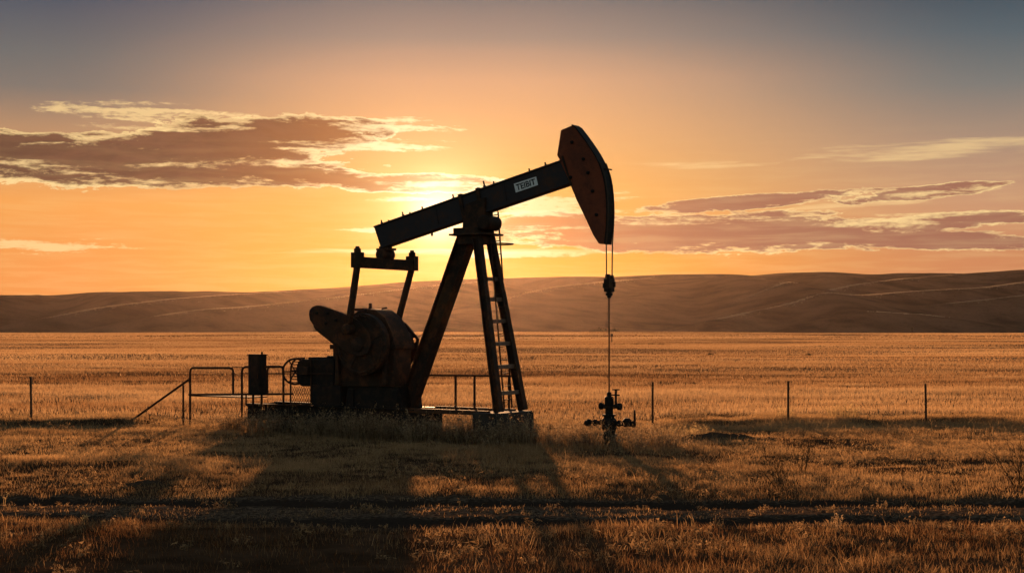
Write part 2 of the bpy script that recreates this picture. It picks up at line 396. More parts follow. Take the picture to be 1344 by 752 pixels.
hills = add_obj('hills', grid_mesh('hills', hx, hy, hill_h), 'hill'); tag(hills, kind='structure')

# ------------------------------------------------------------------ air
def haze():
    bm = bmesh.new(); bmesh.ops.create_cube(bm, size=1)
    me = bpy.data.meshes.new('haze'); bm.to_mesh(me); bm.free()
    o = add_obj('haze', me); z0, z1 = -6.0, 125.0
    o.scale = (5900, 3500, z1 - z0); o.location = (0, 1400, (z0 + z1) / 2)
    m, x, out = new_mat('haze'); v = x.node('ShaderNodeVolumePrincipled')
    v.inputs['Color'].default_value = (0.95, 0.68, 0.52, 1); v.inputs['Density'].default_value = 0.000008
    v.inputs['Anisotropy'].default_value = 0.84
    x.nt.links.new(v.outputs[0], out.inputs['Volume']); me.materials.append(m)
    tag(o, kind='stuff')
haze()

# ------------------------------------------------------------------ shape builder for solid parts
class MB:
    def __init__(s): s.v = []; s.f = []
    def _add(s, vs, fs):
        b = len(s.v); s.v += [tuple(p) for p in vs]; s.f += [tuple(i + b for i in f) for f in fs]; return s
    def box(s, c, size, rot=None):
        hx_, hy_, hz_ = (k / 2 for k in size); Mx = rot or Matrix.Identity(3); c = Vector(c)
        vs = [c + Mx @ Vector((sx * hx_, sy * hy_, sz * hz_)) for sx in (-1, 1) for sy in (-1, 1) for sz in (-1, 1)]
        return s._add(vs, [(0, 1, 3, 2), (4, 6, 7, 5), (0, 4, 5, 1), (2, 3, 7, 6), (0, 2, 6, 4), (1, 5, 7, 3)])
    def prism(s, poly, v0, v1):                       # polygon in the (u, z) plane, extruded along v
        n = len(poly); vs = [(p[0], v0, p[1]) for p in poly] + [(p[0], v1, p[1]) for p in poly]
        fs = [tuple(range(n)), tuple(range(2 * n - 1, n - 1, -1))] + [(i, i + n, (i + 1) % n + n, (i + 1) % n) for i in range(n)]
        return s._add(vs, fs)
    def beam(s, a, b, w, h, up=(0, 0, 1)):            # square bar from a to b
        a, b = Vector(a), Vector(b); d = (b - a); L = d.length; d.normalize()
        sd_ = d.cross(Vector(up))
        if sd_.length < 1e-4: sd_ = d.cross(Vector((0, 1, 0)))
        sd_.normalize(); u = sd_.cross(d)
        return s.box((a + b) / 2, (w, h, L), Matrix((sd_, u, d)).transposed())
    def tube(s, pts, r, n=8, r2=None):
        pts = [Vector(p) for p in pts]; rings = []
        prev = None
        for i, p in enumerate(pts):
            d = (pts[min(i + 1, len(pts) - 1)] - pts[max(i - 1, 0)]).normalized()
            if prev is None:
                t = Vector((0, 0, 1)) if abs(d.z) < 0.9 else Vector((1, 0, 0)); sd_ = d.cross(t).normalized()
            else:
                sd_ = (prev - d * prev.dot(d)).normalized()
            prev = sd_; u = sd_.cross(d)
            rr = r if r2 is None else r + (r2 - r) * i / (len(pts) - 1)
            rings.append([p + (sd_ * math.cos(2 * math.pi * k / n) + u * math.sin(2 * math.pi * k / n)) * rr for k in range(n)])
        vs = [q for ring in rings for q in ring]; m_ = len(rings)
        fs = [(i * n + k, i * n + (k + 1) % n, (i + 1) * n + (k + 1) % n, (i + 1) * n + k) for i in range(m_ - 1) for k in range(n)]
        fs += [tuple(range(n - 1, -1, -1)), tuple((m_ - 1) * n + k for k in range(n))]
        return s._add(vs, fs)
    def lathe(s, c, axis, prof, n=24):                # profile of (distance along axis, radius)
        c = Vector(c); d = Vector(axis).normalized()
        t = Vector((0, 0, 1)) if abs(d.z) < 0.9 else Vector((1, 0, 0)); sd_ = d.cross(t).normalized(); u = sd_.cross(d)
        vs = [c + d * h_ + (sd_ * math.cos(2 * math.pi * k / n) + u * math.sin(2 * math.pi * k / n)) * r_ for h_, r_ in prof for k in range(n)]
        m_ = len(prof)
        fs = [(i * n + k, i * n + (k + 1) % n, (i + 1) * n + (k + 1) % n, (i + 1) * n + k) for i in range(m_ - 1) for k in range(n)]
        fs += [tuple(range(n - 1, -1, -1)), tuple((m_ - 1) * n + k for k in range(n))]
        return s._add(vs, fs)
    def torus(s, c, axis, Rr, r, n=28, k=6):
        d = Vector(axis).normalized(); t = Vector((0, 0, 1)) if abs(d.z) < 0.9 else Vector((1, 0, 0))
        sd_ = d.cross(t).normalized(); u = sd_.cross(d); c = Vector(c); vs = []
        for i in range(n):
            a = 2 * math.pi * i / n; e = sd_ * math.cos(a) + u * math.sin(a)
            for j in range(k):
                b = 2 * math.pi * j / k; vs.append(c + e * (Rr + r * math.cos(b)) + d * r * math.sin(b))
        fs = [(i * k + j, ((i + 1) % n) * k + j, ((i + 1) % n) * k + (j + 1) % k, i * k + (j + 1) % k) for i in range(n) for j in range(k)]
        return s._add(vs, fs)
    def build(s, name, mat, parent=None, bevel=0.0, label=None):
        bm = bmesh.new(); vv = [bm.verts.new(p) for p in s.v]
        for f in s.f:
            try: bm.faces.new([vv[i] for i in f])
            except ValueError: pass
        bmesh.ops.recalc_face_normals(bm, faces=bm.faces)
        me = bpy.data.meshes.new(name); bm.to_mesh(me); bm.free()
        for p in me.polygons: p.use_smooth = True
        o = add_obj(name, me, mat, parent)
        me.set_sharp_from_angle(angle=R(35))
        if bevel > 0:
            md = o.modifiers.new('bevel', 'BEVEL'); md.width = bevel; md.segments = 2; md.limit_method = 'ANGLE'; md.angle_limit = R(40)
        if label: o['label'] = label
        return o
def empty(name, loc, rz=0.0):
    o = bpy.data.objects.new(name, None); COL.objects.link(o); o.location = loc; o.rotation_euler = (0, 0, rz)
    o.empty_display_size = 0.3; return o

# ------------------------------------------------------------------ the pumping unit's own frame: u along the beam, v across it (away), z up
ANG = R(33); Y0 = 38.0; O = Vector(((622 - CX) / F * Y0, Y0, 0.0))
du = Vector((math.cos(ANG), -math.sin(ANG))); dn = Vector((math.sin(ANG), math.cos(ANG)))
def uz(px, py, v=0.0):
    rx, rz = (px - CX) / F, -(py - HY) / F
    t = (v + O.xy.dot(dn)) / (rx * dn.x + dn.y)
    p = Vector((t * rx, t)) - O.xy
    return (p.dot(du), CAMZ + t * rz)
def P3(px, py, v=0.0):
    u, z = uz(px, py, v); return Vector((u, v, z))
def unit_root(name): return empty(name, O, -ANG)
def world_of(u, v): return (O.x + du.x * u + dn.x * v, O.y + du.y * u + dn.y * v)

pj = unit_root('pumpjack')
tag(pj, 'weathered oil pumpjack with tilted walking beam and rust-red horsehead against the sunset', 'pumpjack')

# walking beam -------------------------------------------------
tl, tr = uz(490, 297, -.14), uz(740, 208.5, -.14); bl, br = uz(499, 326, -.14), uz(750, 240.5, -.14)
ax = Vector((tr[0] - tl[0], tr[1] - tl[1])).normalized(); nm = Vector((-ax.y, ax.x))
def off(p, d): return (p[0] + nm.x * d, p[1] + nm.y * d)
mb = MB()
fl_t = 0.045
mb.prism([tl, off(tl, -fl_t), off(tr, -fl_t), tr], -.15, .15)
mb.prism([bl, off(bl, fl_t), off(br, fl_t), br], -.15, .15)
mb.prism([off(tl, -fl_t), off(bl, fl_t), off(br, fl_t), off(tr, -fl_t)], -.115, .115)
beam = mb.build('walking_beam', 'beam_paint', pj, 0.008)
def on_top(px): # point on the top flange under a photo column
    t = (px - 490) / 250.0; return Vector((tl[0] + (tr[0] - tl[0]) * t, 0, tl[1] + (tr[1] - tl[1]) * t))
for px, hh, v in [(501, .10, -.1), (505, .09, .1), (531, .12, -.1), (535, .10, .1), (555, .10, 0), (597, .14, 0), (638, .20, 0), (650, .10, 0), (695, .10, 0), (716, .10, -.05)]:
    b = on_top(px); b.y = v
    e = b + Vector((nm.x, 0, nm.y)) * hh
    MB().tube([b, e], .022, 6).tube([b, b + (e - b) * .35], .04, 6).build('stud_bolt', 'dark_steel', beam)
e0 = P3(567, 307, 0); MB().tube([e0 + Vector((0, 0, .05)), e0 - Vector((0, 0, .06))], .03, 6).build('stud_bolt', 'dark_steel', beam)
for px in (575, 664):
    c0 = on_top(px); c0 = Vector((c0.x, 0, c0.z)) - Vector((nm.x, 0, nm.y)) * .3
    MB().box(c0, (.02, .27, .5), Matrix.Rotation(-math.atan2(ax.y, ax.x), 3, 'Y')).build('stiffener_plate', 'beam_paint', beam)
# sign plate with lettering
s0 = [uz(674.5, 241.5, -.13), uz(703.5, 232, -.13), uz(706, 243, -.13), uz(677, 253, -.13)]
plate = MB().prism(s0, -.135, -.117).build('sign_plate', 'sign_white', beam, 0, 'white plate with black capital letters')
cu = bpy.data.curves.new('sign_text', 'FONT'); cu.body = 'TEIBIT'; cu.size = 1.0; cu.extrude = 0.0; cu.offset = 0.025
to = bpy.data.objects.new('sign_text', cu); COL.objects.link(to)
bpy.context.view_layer.update()
tme = bpy.data.meshes.new_from_object(to.evaluated_get(bpy.context.evaluated_depsgraph_get()))
bpy.data.objects.remove(to); bpy.data.curves.remove(cu)
co = np.empty(len(tme.vertices) * 3, np.float32); tme.vertices.foreach_get('co', co); co = co.reshape(-1, 3)
mn, mxv = co.min(0), co.max(0)
pc = [Vector(p) for p in s0]
for vtx in tme.vertices:
    a = 0.07 + 0.86 * (vtx.co.x - mn[0]) / (mxv[0] - mn[0]); b = 0.16 + 0.68 * (vtx.co.y - mn[1]) / (mxv[1] - mn[1])
    p = (pc[3] * (1 - a) + pc[2] * a) * (1 - b) + (pc[0] * (1 - a) + pc[1] * a) * b
    vtx.co = (p.x, -.1385, p.y)
tme.update(); add_obj('lettering', tme, 'sign_black', plate)

# horsehead -----------------------------------------------------
hp = [(736, 171), (750.5, 165), (755, 168), (762, 177), (769, 186.5), (776, 197), (781, 205), (785.6, 214), (789, 223.5), (791.7, 232.6), (793.7, 243), (795, 254), (795.8, 266), (796, 278), (795.7, 291), (795, 303), (793, 320.5), (785.6, 320), (778, 308), (764, 278), (756.6, 263), (751, 249), (746, 236), (733.5, 209), (731, 204)]
hpoly = [uz(x_, y_, -.15) for x_, y_ in hp]
head = MB().prism(hpoly, -.15, .15).build('horsehead', 'red_paint', pj, 0.012)
for x_, y_ in [(751, 187), (766, 209), (772, 227), (778, 251), (783, 282), (749, 233)]:
    u, z = uz(x_, y_, -.15); MB().lathe((u, -.15, z), (0, -1, 0), [(-.01, .045), (.03, .045), (.035, .03), (.06, .03)], 10).build('bolt', 'black_metal', head)
arc = [uz(x_, y_, -.15) for x_, y_ in hp[1:17]]
mb = MB()
cx0, cz0 = np.mean([p[0] for p in arc]), np.mean([p[1] for p in arc])
def outw(p, q, d):
    t = Vector((q[0] - p[0], q[1] - p[1])).normalized(); return Vector((-t.y, t.x)) * -d if True else None
outer = []
for i, p in enumerate(arc):
    a_, b_ = arc[max(i - 1, 0)], arc[min(i + 1, len(arc) - 1)]
    t = Vector((b_[0] - a_[0], b_[1] - a_[1])).normalized(); n_ = Vector((-t.y, t.x))
    outer.append((p[0] + n_.x * .03, p[1] + n_.y * .03))
for i in range(len(arc) - 1):
    mb.prism([arc[i], arc[i + 1], outer[i + 1], outer[i]], -.175, .175)
wear = mb.build('wear_plate', 'black_metal', head)
u, z = uz(791, 221, 0); u2, z2 = uz(803, 223, 0)
MB().tube([(u - .1, 0, z), (u2, 0, z2)], .022, 6).build('guide_pin', 'dark_steel', head)
# a seam of plates on the visible cheek
mb = MB()
for (a_, b_) in [((738, 205), (750, 244))]:
    p, q = uz(*a_, -.155), uz(*b_, -.155); mb.beam((p[0], -.158, p[1]), (q[0], -.158, q[1]), .05, .02, (0, 1, 0))
mb.build('cheek_seam', 'dark_steel', head)

# bridle cables, carrier bar, polished rod ------------------------
ur, zr = uz(799.5, 450, 0)                            # the rod hangs under the front of the head
for v in (-.15, .17):
    top = outer[13]
    pts = [(outer[i][0] + .012, v, outer[i][1]) for i in range(6, 14)]
    pts += [(ur + .0, v, uz(799, 322, 0)[1]), (ur, v * .9, uz(799, 366, 0)[1])]
    MB().tube(pts, .016, 6).build('bridle_cable', 'cable', pj)
zc = lambda y_: uz(799.5, y_, 0)[1]
mb = MB()
mb.box((ur, 0, (zc(366) + zc(378)) / 2), (.15, .30, zc(366) - zc(378)))
mb.box((ur, -.07, (zc(360) + zc(368)) / 2), (.10, .10, zc(360) - zc(368)))
mb.box((ur + .02, .09, (zc(361) + zc(368)) / 2), (.09, .09, zc(361) - zc(368)))
mb.box((ur, 0, (zc(378) + zc(383)) / 2), (.20, .20, zc(378) - zc(383)))
mb.lathe((ur, 0, zc(391)), (0, 0, 1), [(0, .05), (.06, .05), (.06, .09), (.12, .09), (.12, .06), (.2, .06)], 12)
mb.tube([(ur - .15, .05, zc(371)), (ur + .15, .05, zc(371))], .025, 6)
mb.box((ur - .11, -.08, zc(375)), (.05, .05, .12)); mb.box((ur + .10, .1, zc(373)), (.05, .05, .14))
mb.build('carrier_bar', 'black_metal', pj, 0.006)
MB().tube([(ur, 0, zc(364)), (ur, 0, zc(530))], .02, 8).build('polished_rod', 'rusty_steel', pj)

# equalizer and pitman arms ------------------------------------
EQ = P3(506, 346.5, 0); HALF = 1.24
mb = MB(); mb.box(EQ, (.24, 2 * HALF, .30))
eq = mb.build('equalizer_beam', 'dark_steel', pj, 0.012)
mb = MB()
mb.box(EQ + Vector((0, 0, .33)), (.30, .22, .34)); mb.lathe(EQ + Vector((0, -.26, .26)), (0, 1, 0), [(0, .14), (.03, .17), (.49, .17), (.52, .14)], 18)
mb.box(P3(507, 327.5, 0), (.46, .34, .06))
mb.build('tail_bearing', 'dark_steel', pj, 0.008)
PB = {}
gc_near, gc_far = P3(457, 432, -HALF), P3(519, 434, HALF)
for v, gp in ((-HALF, gc_near), (HALF, gc_far)):
    top = EQ + Vector((0, v, -.05))
    MB().beam(top, gp, .13, .15, (0, 1, 0)).build('pitman_arm', 'dark_steel', pj, 0.008)
    MB().box(EQ + Vector((0, v, .06)), (.30, .22, .42)).lathe(EQ + Vector((0, v, .27)), (0, 0, 1), [(0, .10), (.1, .10), (.12, .06), (.17, .06)], 12).build('pitman_cap', 'dark_steel', eq, 0.008)

# gearbox, cranks, counterweights -------------------------------
VN = -.80
cn = P3(478, 452, VN); CRU, CRZ = cn.x, cn.z
def disc(name, v0, v1, r, mat, parent, n=40):
    return MB().lathe((CRU, v0, CRZ), (0, 1, 0), [(0, r - .03), (.03, r), (v1 - v0 - .03, r), (v1 - v0, r - .03)], n).build(name, mat, parent)
gb = MB()
gl, gr_ = uz(438, 452, -.5)[0], uz(532, 452, .5)[0]
zb = uz(470, 506, -.5)[1]; zt = CRZ + .62
gl = CRU - .78; gr_ = CRU + .92
GV = -.56
gb.prism([uz(x_, y_, GV) for x_, y_ in [(437, 507), (437, 452), (447, 436), (461, 414), (470, 408), (480, 405.5), (492, 406.5), (505, 417), (514, 436), (517, 452), (517, 507)]], GV, .22)
gb.prism([uz(x_, y_, GV) for x_, y_ in [(434, 458), (434, 452), (520, 452), (520, 458)]], GV - .05, .27)
for k in range(9):
    q_ = uz(439 + k * 9.5, 450.5, GV); gb.lathe((q_[0], GV - .02, q_[1]), (0, 0, 1), [(-.1, .03), (.05, .03)], 6)
for x_ in (446, 508): gb.prism([uz(x_ - 3, 505, GV), uz(x_ - 1, 458, GV), uz(x_ + 1, 458, GV), uz(x_ + 3, 505, GV)], GV - .14, GV)
gb.tube([P3(486, 406, -.1), P3(486, 398, -.1)], .05, 8).tube([P3(500, 412, .1), P3(502, 405, .1), P3(508, 404, .1)], .03, 6)
gb.box(P3(474, 407, -.2) + Vector((0, .1, .02)), (.42, .5, .07))
gearbox = gb.build('gearbox', 'dark_steel', pj, 0.02)
MB().lathe((CRU, -.47, CRZ), (0, -1, 0), [(-.02, .36), (.10, .34), (.16, .22), (.2, .2)], 24).build('bearing_cover', 'rusty_steel', gearbox)
MB().tube([(CRU, -1.12, CRZ), (CRU, 1.2, CRZ)], .11, 16).build('crank_shaft', 'rusty_steel', gearbox)
for sgn in (-1, 1):
    v = sgn * .84; rw = .86 if sgn < 0 else .42
    wheel = MB().lathe((CRU, v - .12, CRZ), (0, 1, 0), [(0, rw - .05), (.02, rw), (.22, rw), (.24, rw - .05)], 44).build('crank_disc', 'dark_steel', pj)
    if sgn < 0:
        rb = MB(); rb.torus((CRU, v - .125, CRZ), (0, 1, 0), .77, .03, 36, 6); rb.lathe((CRU, v - .30, CRZ), (0, 1, 0), [(0, .17), (.02, .20), (.2, .24)], 20)
        for k in range(5):
            a = 2 * math.pi * k / 5 + .4
            rb.beam((CRU + .2 * math.cos(a), v - .13, CRZ + .2 * math.sin(a)), (CRU + .76 * math.cos(a), v - .13, CRZ + .76 * math.sin(a)), .10, .04, (0, 1, 0))
        for k in range(20):
            a = 2 * math.pi * k / 20; rb.lathe((CRU + .80 * math.cos(a), v - .11, CRZ + .80 * math.sin(a)), (0, -1, 0), [(0, .03), (.05, .03)], 6)
        rb.build('wheel_rib', 'dark_steel', wheel)
# near counterweight arm, rounded at its end
def cap_poly(c, ang, L, r0, r1, n=10):
    d = Vector((math.cos(ang), math.sin(ang))); q = Vector((-d.y, d.x)); c = Vector(c); e = c + d * L
    pts = [c + q * r0 * -1, ]
    for k in range(n + 1):
        a = -math.pi / 2 + math.pi * k / n; pts.append(e + (d * math.cos(a) + q * math.sin(a)) * r1)
    pts.append(c + q * r0); return [(p.x, p.y) for p in pts]
ce = uz(421, 417, -1.0); cc = uz(474, 447, -1.0)
ang = math.atan2(ce[1] - cc[1], ce[0] - cc[0]); L = math.hypot(ce[0] - cc[0], ce[1] - cc[1])
crank = MB().prism([uz(x_, y_, -1.08) for x_, y_ in [(405.3, 413), (406, 407), (409.5, 402.8), (415, 400.6), (421, 401), (440, 407.5), (458, 414.5), (474, 424), (484, 437), (487, 452), (482, 464), (470, 468), (456, 463), (437, 449), (410, 425.5), (406.5, 420)]], -1.08, -.97).build('crank_arm', 'dark_steel', pj, 0.012)
ce2 = uz(424, 418, -.9); L2 = math.hypot(ce2[0] - CRU, ce2[1] - CRZ)
MB().prism(cap_poly((CRU, CRZ), ang, L2 - .02, .52, .31), -.965, -.62).build('counterweight', 'dark_steel', crank, 0.02)
for px_, py_ in [(416, 411), (428, 424), (441, 420), (452, 437), (430, 411)]:
    u, z = uz(px_, py_, -1.08); MB().lathe((u, -1.075, z), (0, -1, 0), [(0, .05), (.04, .05), (.05, .03)], 8).build('bolt', 'black_metal', crank)
pin = P3(457, 432, -HALF)
MB().lathe((pin.x, -HALF - .12, pin.z), (0, 1, 0), [(0, .12), (.02, .15), (.26, .15), (.28, .12)], 18).build('wrist_pin', 'dark_steel', crank)
# far counterweight plate with two lifting holes
fp = [(500, 411), (517, 410.5), (533, 425), (549.5, 445), (547, 462), (538.5, 479), (505, 470), (490, 440)]
fpoly = [uz(x_, y_, 1.02) for x_, y_ in fp]
bm = bmesh.new(); edges = []
def loop(pts):
    vv = [bm.verts.new((p[0], 1.0, p[1])) for p in pts]
    for i in range(len(vv)): edges.append(bm.edges.new((vv[i], vv[(i + 1) % len(vv)])))
loop(fpoly)
for hx_, hy_, hr in [(530, 432.5, .075), (543.3, 446.5, .075)]:
    hu, hz = uz(hx_, hy_, 1.0); loop([(hu + hr * math.cos(2 * math.pi * k / 14), hz + hr * math.sin(2 * math.pi * k / 14)) for k in range(14)])
res = bmesh.ops.triangle_fill(bm, use_beauty=True, use_dissolve=False, edges=edges)
fs = [f for f in bm.faces]
ext = bmesh.ops.extrude_face_region(bm, geom=fs)
bmesh.ops.translate(bm, vec=(0, .06, 0), verts=[e for e in ext['geom'] if isinstance(e, bmesh.types.BMVert)])
bmesh.ops.recalc_face_normals(bm, faces=bm.faces)
me = bpy.data.meshes.new('crank_arm'); bm.to_mesh(me); bm.free()
add_obj('crank_arm', me, 'dark_steel', pj)

# samson post ----------------------------------------------------
ZS = uz(409, 532, -.6)[1]                              # top of the steel base
def ibeam(name, a, b, w, d, parent, mat='dark_steel'):
    a, b = Vector(a), Vector(b); ax_ = (b - a).normalized(); sdv = Vector((0, 1, 0)); sdv = (sdv - ax_ * sdv.dot(ax_)).normalized(); o_ = ax_.cross(sdv)
    Mx = Matrix((o_, sdv, ax_)).transposed(); L_ = (b - a).length; c_ = (a + b) / 2
    m_ = MB(); m_.box(c_, (w * .96, .03, L_), Mx)
    m_.box(c_ + o_ * (w / 2 - .012), (.024, d, L_), Mx); m_.box(c_ - o_ * (w / 2 - .012), (.024, d, L_), Mx)
    return m_.build(name, mat, parent, 0.004)
rt, rbm = P3(614, 309, 0), P3(532.5, 541, 0)
post = ibeam('rear_leg', rt, rbm, .44, .34, pj)
tn, bn = P3(626.5, 312, -.34), P3(654.5, 541, -.66)
tf, bf = P3(643.5, 312, .34), P3(686.5, 538, .66)
zl = min(bn.z, bf.z); um = (bn.x + bf.x) / 2; ut = (tn.x + tf.x) / 2; ztp = (tn.z + tf.z) / 2
print('post', rt, rbm, tn, bn, tf, bf, 'ZS', ZS)
front_pair = []
for a_, b_ in ((tn, bn), (tf, bf)):
    front_pair.append(ibeam('front_leg', a_, b_, .205, .20, pj))
for y_ in (367, 394, 422.5, 452, 482, 516):
    f_ = (y_ - 312) / 228.0
    p, q = tn.lerp(bn, f_), tf.lerp(bf, f_)
    MB().beam(p, q, .05, .11).build('crossbar', 'pale_steel', pj, 0.004)
mb = MB(); pc_ = P3(625, 308.5, 0)
mb.box(pc_, (1.15, .95, .05)); mb.box(pc_ + Vector((-.08, 0, .1)), (.80, .8, .16)); mb.box(pc_ - Vector((0, 0, .14)), (.75, .7, .24))
mb.build('post_cap', 'dark_steel', pj, 0.008)
mb = MB(); sb = P3(622, 291, 0)
mb.prism([uz(607, 302, -.2), uz(608, 282, -.2), uz(611, 268, -.2), uz(636, 259, -.2), uz(636, 283, -.2), uz(634, 302, -.2)], -.21, .21)
mb.lathe(P3(633, 292, -.34), (0, 1, 0), [(0, .16), (.03, .2), (.65, .2), (.68, .16)], 20)
mb.build('saddle_bearing', 'dark_steel', pj, 0.008)
mb = MB()
for px_ in (609, 632):
    c0 = on_top(px_); ctr = c0 - Vector((nm.x, 0, nm.y)) * .32
    mb.box(ctr, (.10, .34, .72), Matrix.Rotation(-math.atan2(ax.y, ax.x), 3, 'Y'))
mb.build('saddle_clamp', 'dark_steel', beam, 0.005)
# thin access ladder behind the front legs, with one safety hoop
lt = (P3(641, 278, .05), P3(653.5, 275.5, .52)); lb = (P3(662, 536, .05), P3(672, 535, .52))
ladder = MB().tube([lt[0], lb[0]], .022, 6).tube([lt[1], lb[1]], .022, 6).build('ladder', 'dark_steel', pj)
for k in range(15):
    f_ = (k + .35) / 15; MB().tube([lt[0].lerp(lb[0], f_), lt[1].lerp(lb[1], f_)], .014, 6).build('rung', 'dark_steel', ladder)
hc = P3(656, 320.5, .3)
MB().torus(hc, (0, 0, 1), .36, .02, 28, 6).build('safety_hoop', 'dark_steel', ladder)

# steel base frame and pedestal ----------------------------------
ul = uz(326, 540, -.6)[0]; ue = uz(546, 536, -.6)[0]
ZK = uz(409, 553, -.6)[1]
mb = MB()
for v in (-.62, .62):
    c_ = ((ul + ue) / 2, v, (ZS + ZK) / 2); L_ = ue - ul
    mb.box(c_, (L_, .03, ZS - ZK)); mb.box((c_[0], v, ZS - .015), (L_, .24, .03)); mb.box((c_[0], v, ZK + .015), (L_, .24, .03))
for k in range(6):
    uu_ = ul + .1 + (ue - ul - .2) * k / 5; mb.box((uu_, 0, (ZS + ZK) / 2), (.04, 1.22, (ZS - ZK) * .9))
mb.build('base_frame', 'black_metal', pj, 0.004)
mb = MB(); pl, pr = uz(432, 510, -.5)[0], uz(530, 510, .5)[0]
pl = CRU - .95; pr = CRU + 1.05
mb.prism([(pl, ZS), (pl + .12, zb), (pr - .12, zb), (pr, ZS)], -.5, .5)
mb.prism([(pl + .1, ZS), (pl + .15, zb - .1), (pl + .35, zb - .1), (pl + .35, ZS)], -.56, .56)
mb.prism([(pr - .35, ZS), (pr - .3, zb - .1), (pr - .1, zb - .1), (pr - .05, ZS)], -.56, .56)
mb.build('gearbox_pedestal', 'black_metal', pj, 0.01)
# low deck between the legs
dl, dr_ = uz(541, 535, -.5), uz(645, 536, -.5)
for v in (-.62, .62): MB().box(((dl[0] + dr_[0]) / 2, v, dl[1] - .06), (dr_[0] - dl[0], .14, .12)).build('base_beam', 'rusty_steel', pj, 0.004)

# prime mover: motor with flywheel --------------------------------
mot = unit_root('electric_motor'); tag(mot, 'dark horizontal motor with spoked flywheel beside the gearbox', 'motor')
mu0, mu1 = uz(391, 488, -.3)[0], uz(436, 488, -.3)[0]; mz = uz(412, 488, -.3)[1]
mp = [uz(x_, y_, -.62) for x_, y_ in [(389, 480), (391, 474), (396, 471.3), (438, 470.8), (438, 507), (396, 507), (391, 504), (389, 499)]]
mb = MB().prism(mp, -.62, -.02)
for k in range(3):
    q_ = uz(404 + k * 12, 471, -.62); mb.box((q_[0], -.32, q_[1] + .02), (.10, .5, .06))
mb.box((uz(430, 471, -.62)[0], -.4, uz(430, 469, -.62)[1]), (.22, .3, .10))
mb.build('motor_body', 'black_metal', mot, 0.03)
mb = MB()
for k in range(8):
    mb.box((mu0 + .5, -.63, mz - .30 + k * .085), (.86, .03, .03))
mb.build('cooling_fin', 'black_metal', mot)
MB().box((mu0 + .62, -.72, mz + .05), (.34, .12, .24)).build('terminal_box', 'dark_steel', mot, 0.01)
fw = MB().torus((mu0 - .10, -.3, mz), (.8, -.6, 0), .37, .03, 32, 6)
for k in range(3):
    a = math.pi * k / 3; e = Vector((.6 * math.cos(a), .8 * math.cos(a), math.sin(a))) * .37
    fw.tube([Vector((mu0 - .10, -.3, mz)) - e, Vector((mu0 - .10, -.3, mz)) + e], .022, 6)
fw.build('flywheel', 'black_metal', mot)
mb = MB(); su0, su1 = uz(409, 520, -.6)[0], CRU - .97
zm_ = min(p[1] for p in mp) + .06; mb.box(((su0 + su1) / 2, -.25, (ZS + zm_) / 2), (su1 - su0, .8, zm_ - ZS - .01))
mb.build('motor_stand', 'black_metal', mot, 0.01)

# wire mesh guard beside the motor ---------------------------------
gd = unit_root('mesh_guard'); tag(gd, 'small wire mesh guard panel in a bent tube frame beside the motor', 'guard')
VG = -.66
a0 = P3(381.5, 533, VG); loop_pts = [a0, P3(381.5, 490, VG), P3(382, 481, VG), P3(385, 474, VG), P3(390, 470.5, VG), P3(400, 470, VG)]
MB().tube(loop_pts, .026, 8).tube([P3(381.5, 531, VG), P3(409, 531, VG)], .022, 8).tube([P3(408, 470, VG), P3(408, 531, VG)], .02, 8).build('tube_frame', 'dark_steel', gd)
mb = MB(); p0, p1 = uz(383, 507, VG), uz(408, 530, VG); w_, h_ = p1[0] - p0[0], p0[1] - p1[1]
for k in range(-6, 13):
    for sg in (1, -1):
        x0 = k * .09; pts = []
        for t_ in np.linspace(0, 1, 20):
            xx_ = x0 + sg * t_ * h_ * .6 + (0 if sg > 0 else .3)
            if 0 <= xx_ <= w_: pts.append((p0[0] + xx_, VG, p1[1] + t_ * h_))
        if len(pts) > 1: mb.tube([pts[0], pts[-1]], .007, 4)
mb.build('wire_mesh', 'dark_steel', gd)

# control cabinet ---------------------------------------------------
cb = unit_root('control_cabinet'); tag(cb, 'tall dark electrical control cabinet on thin legs in front of the handrail', 'cabinet')
VC = -.95
c0, c1 = uz(324.5, 466, VC), uz(343, 518.5, VC); cw = c1[0] - c0[0]; ch = c0[1] - c1[1]; ccx = (c0[0] + c1[0]) / 2; ccz = (c0[1] + c1[1]) / 2
cbx = MB().box((ccx, VC + .13, ccz), (cw * .88, .26, ch)).build('cabinet_box', 'black_metal', cb, 0.012)
MB().box((ccx, VC - .008, ccz), (cw * .76, .012, ch * .92)).build('cabinet_door', 'black_metal', cb, 0.004)
MB().tube([(ccx + cw * .28, VC - .03, ccz + .06), (ccx + cw * .28, VC - .03, ccz - .1)], .012, 6).build('handle', 'dark_steel', cb)
MB().box((ccx, VC + .13, c0[1] + .015), (cw * .94, .32, .03)).tube([(ccx + .18, VC + .13, c0[1]), (ccx + .18, VC + .13, c0[1] + .1)], .03, 8).build('rain_hood', 'black_metal', cb, 0.004)
for sx in (-.3, .3):
    gx, gy = world_of(ccx + sx * cw, VC + .13)
    MB().beam((ccx + sx * cw, VC + .13, c1[1]), (ccx + sx * cw, VC + .13, float(gh(gx, gy)) - .05), .05, .05, (0, 1, 0)).build('leg', 'dark_steel', cb)

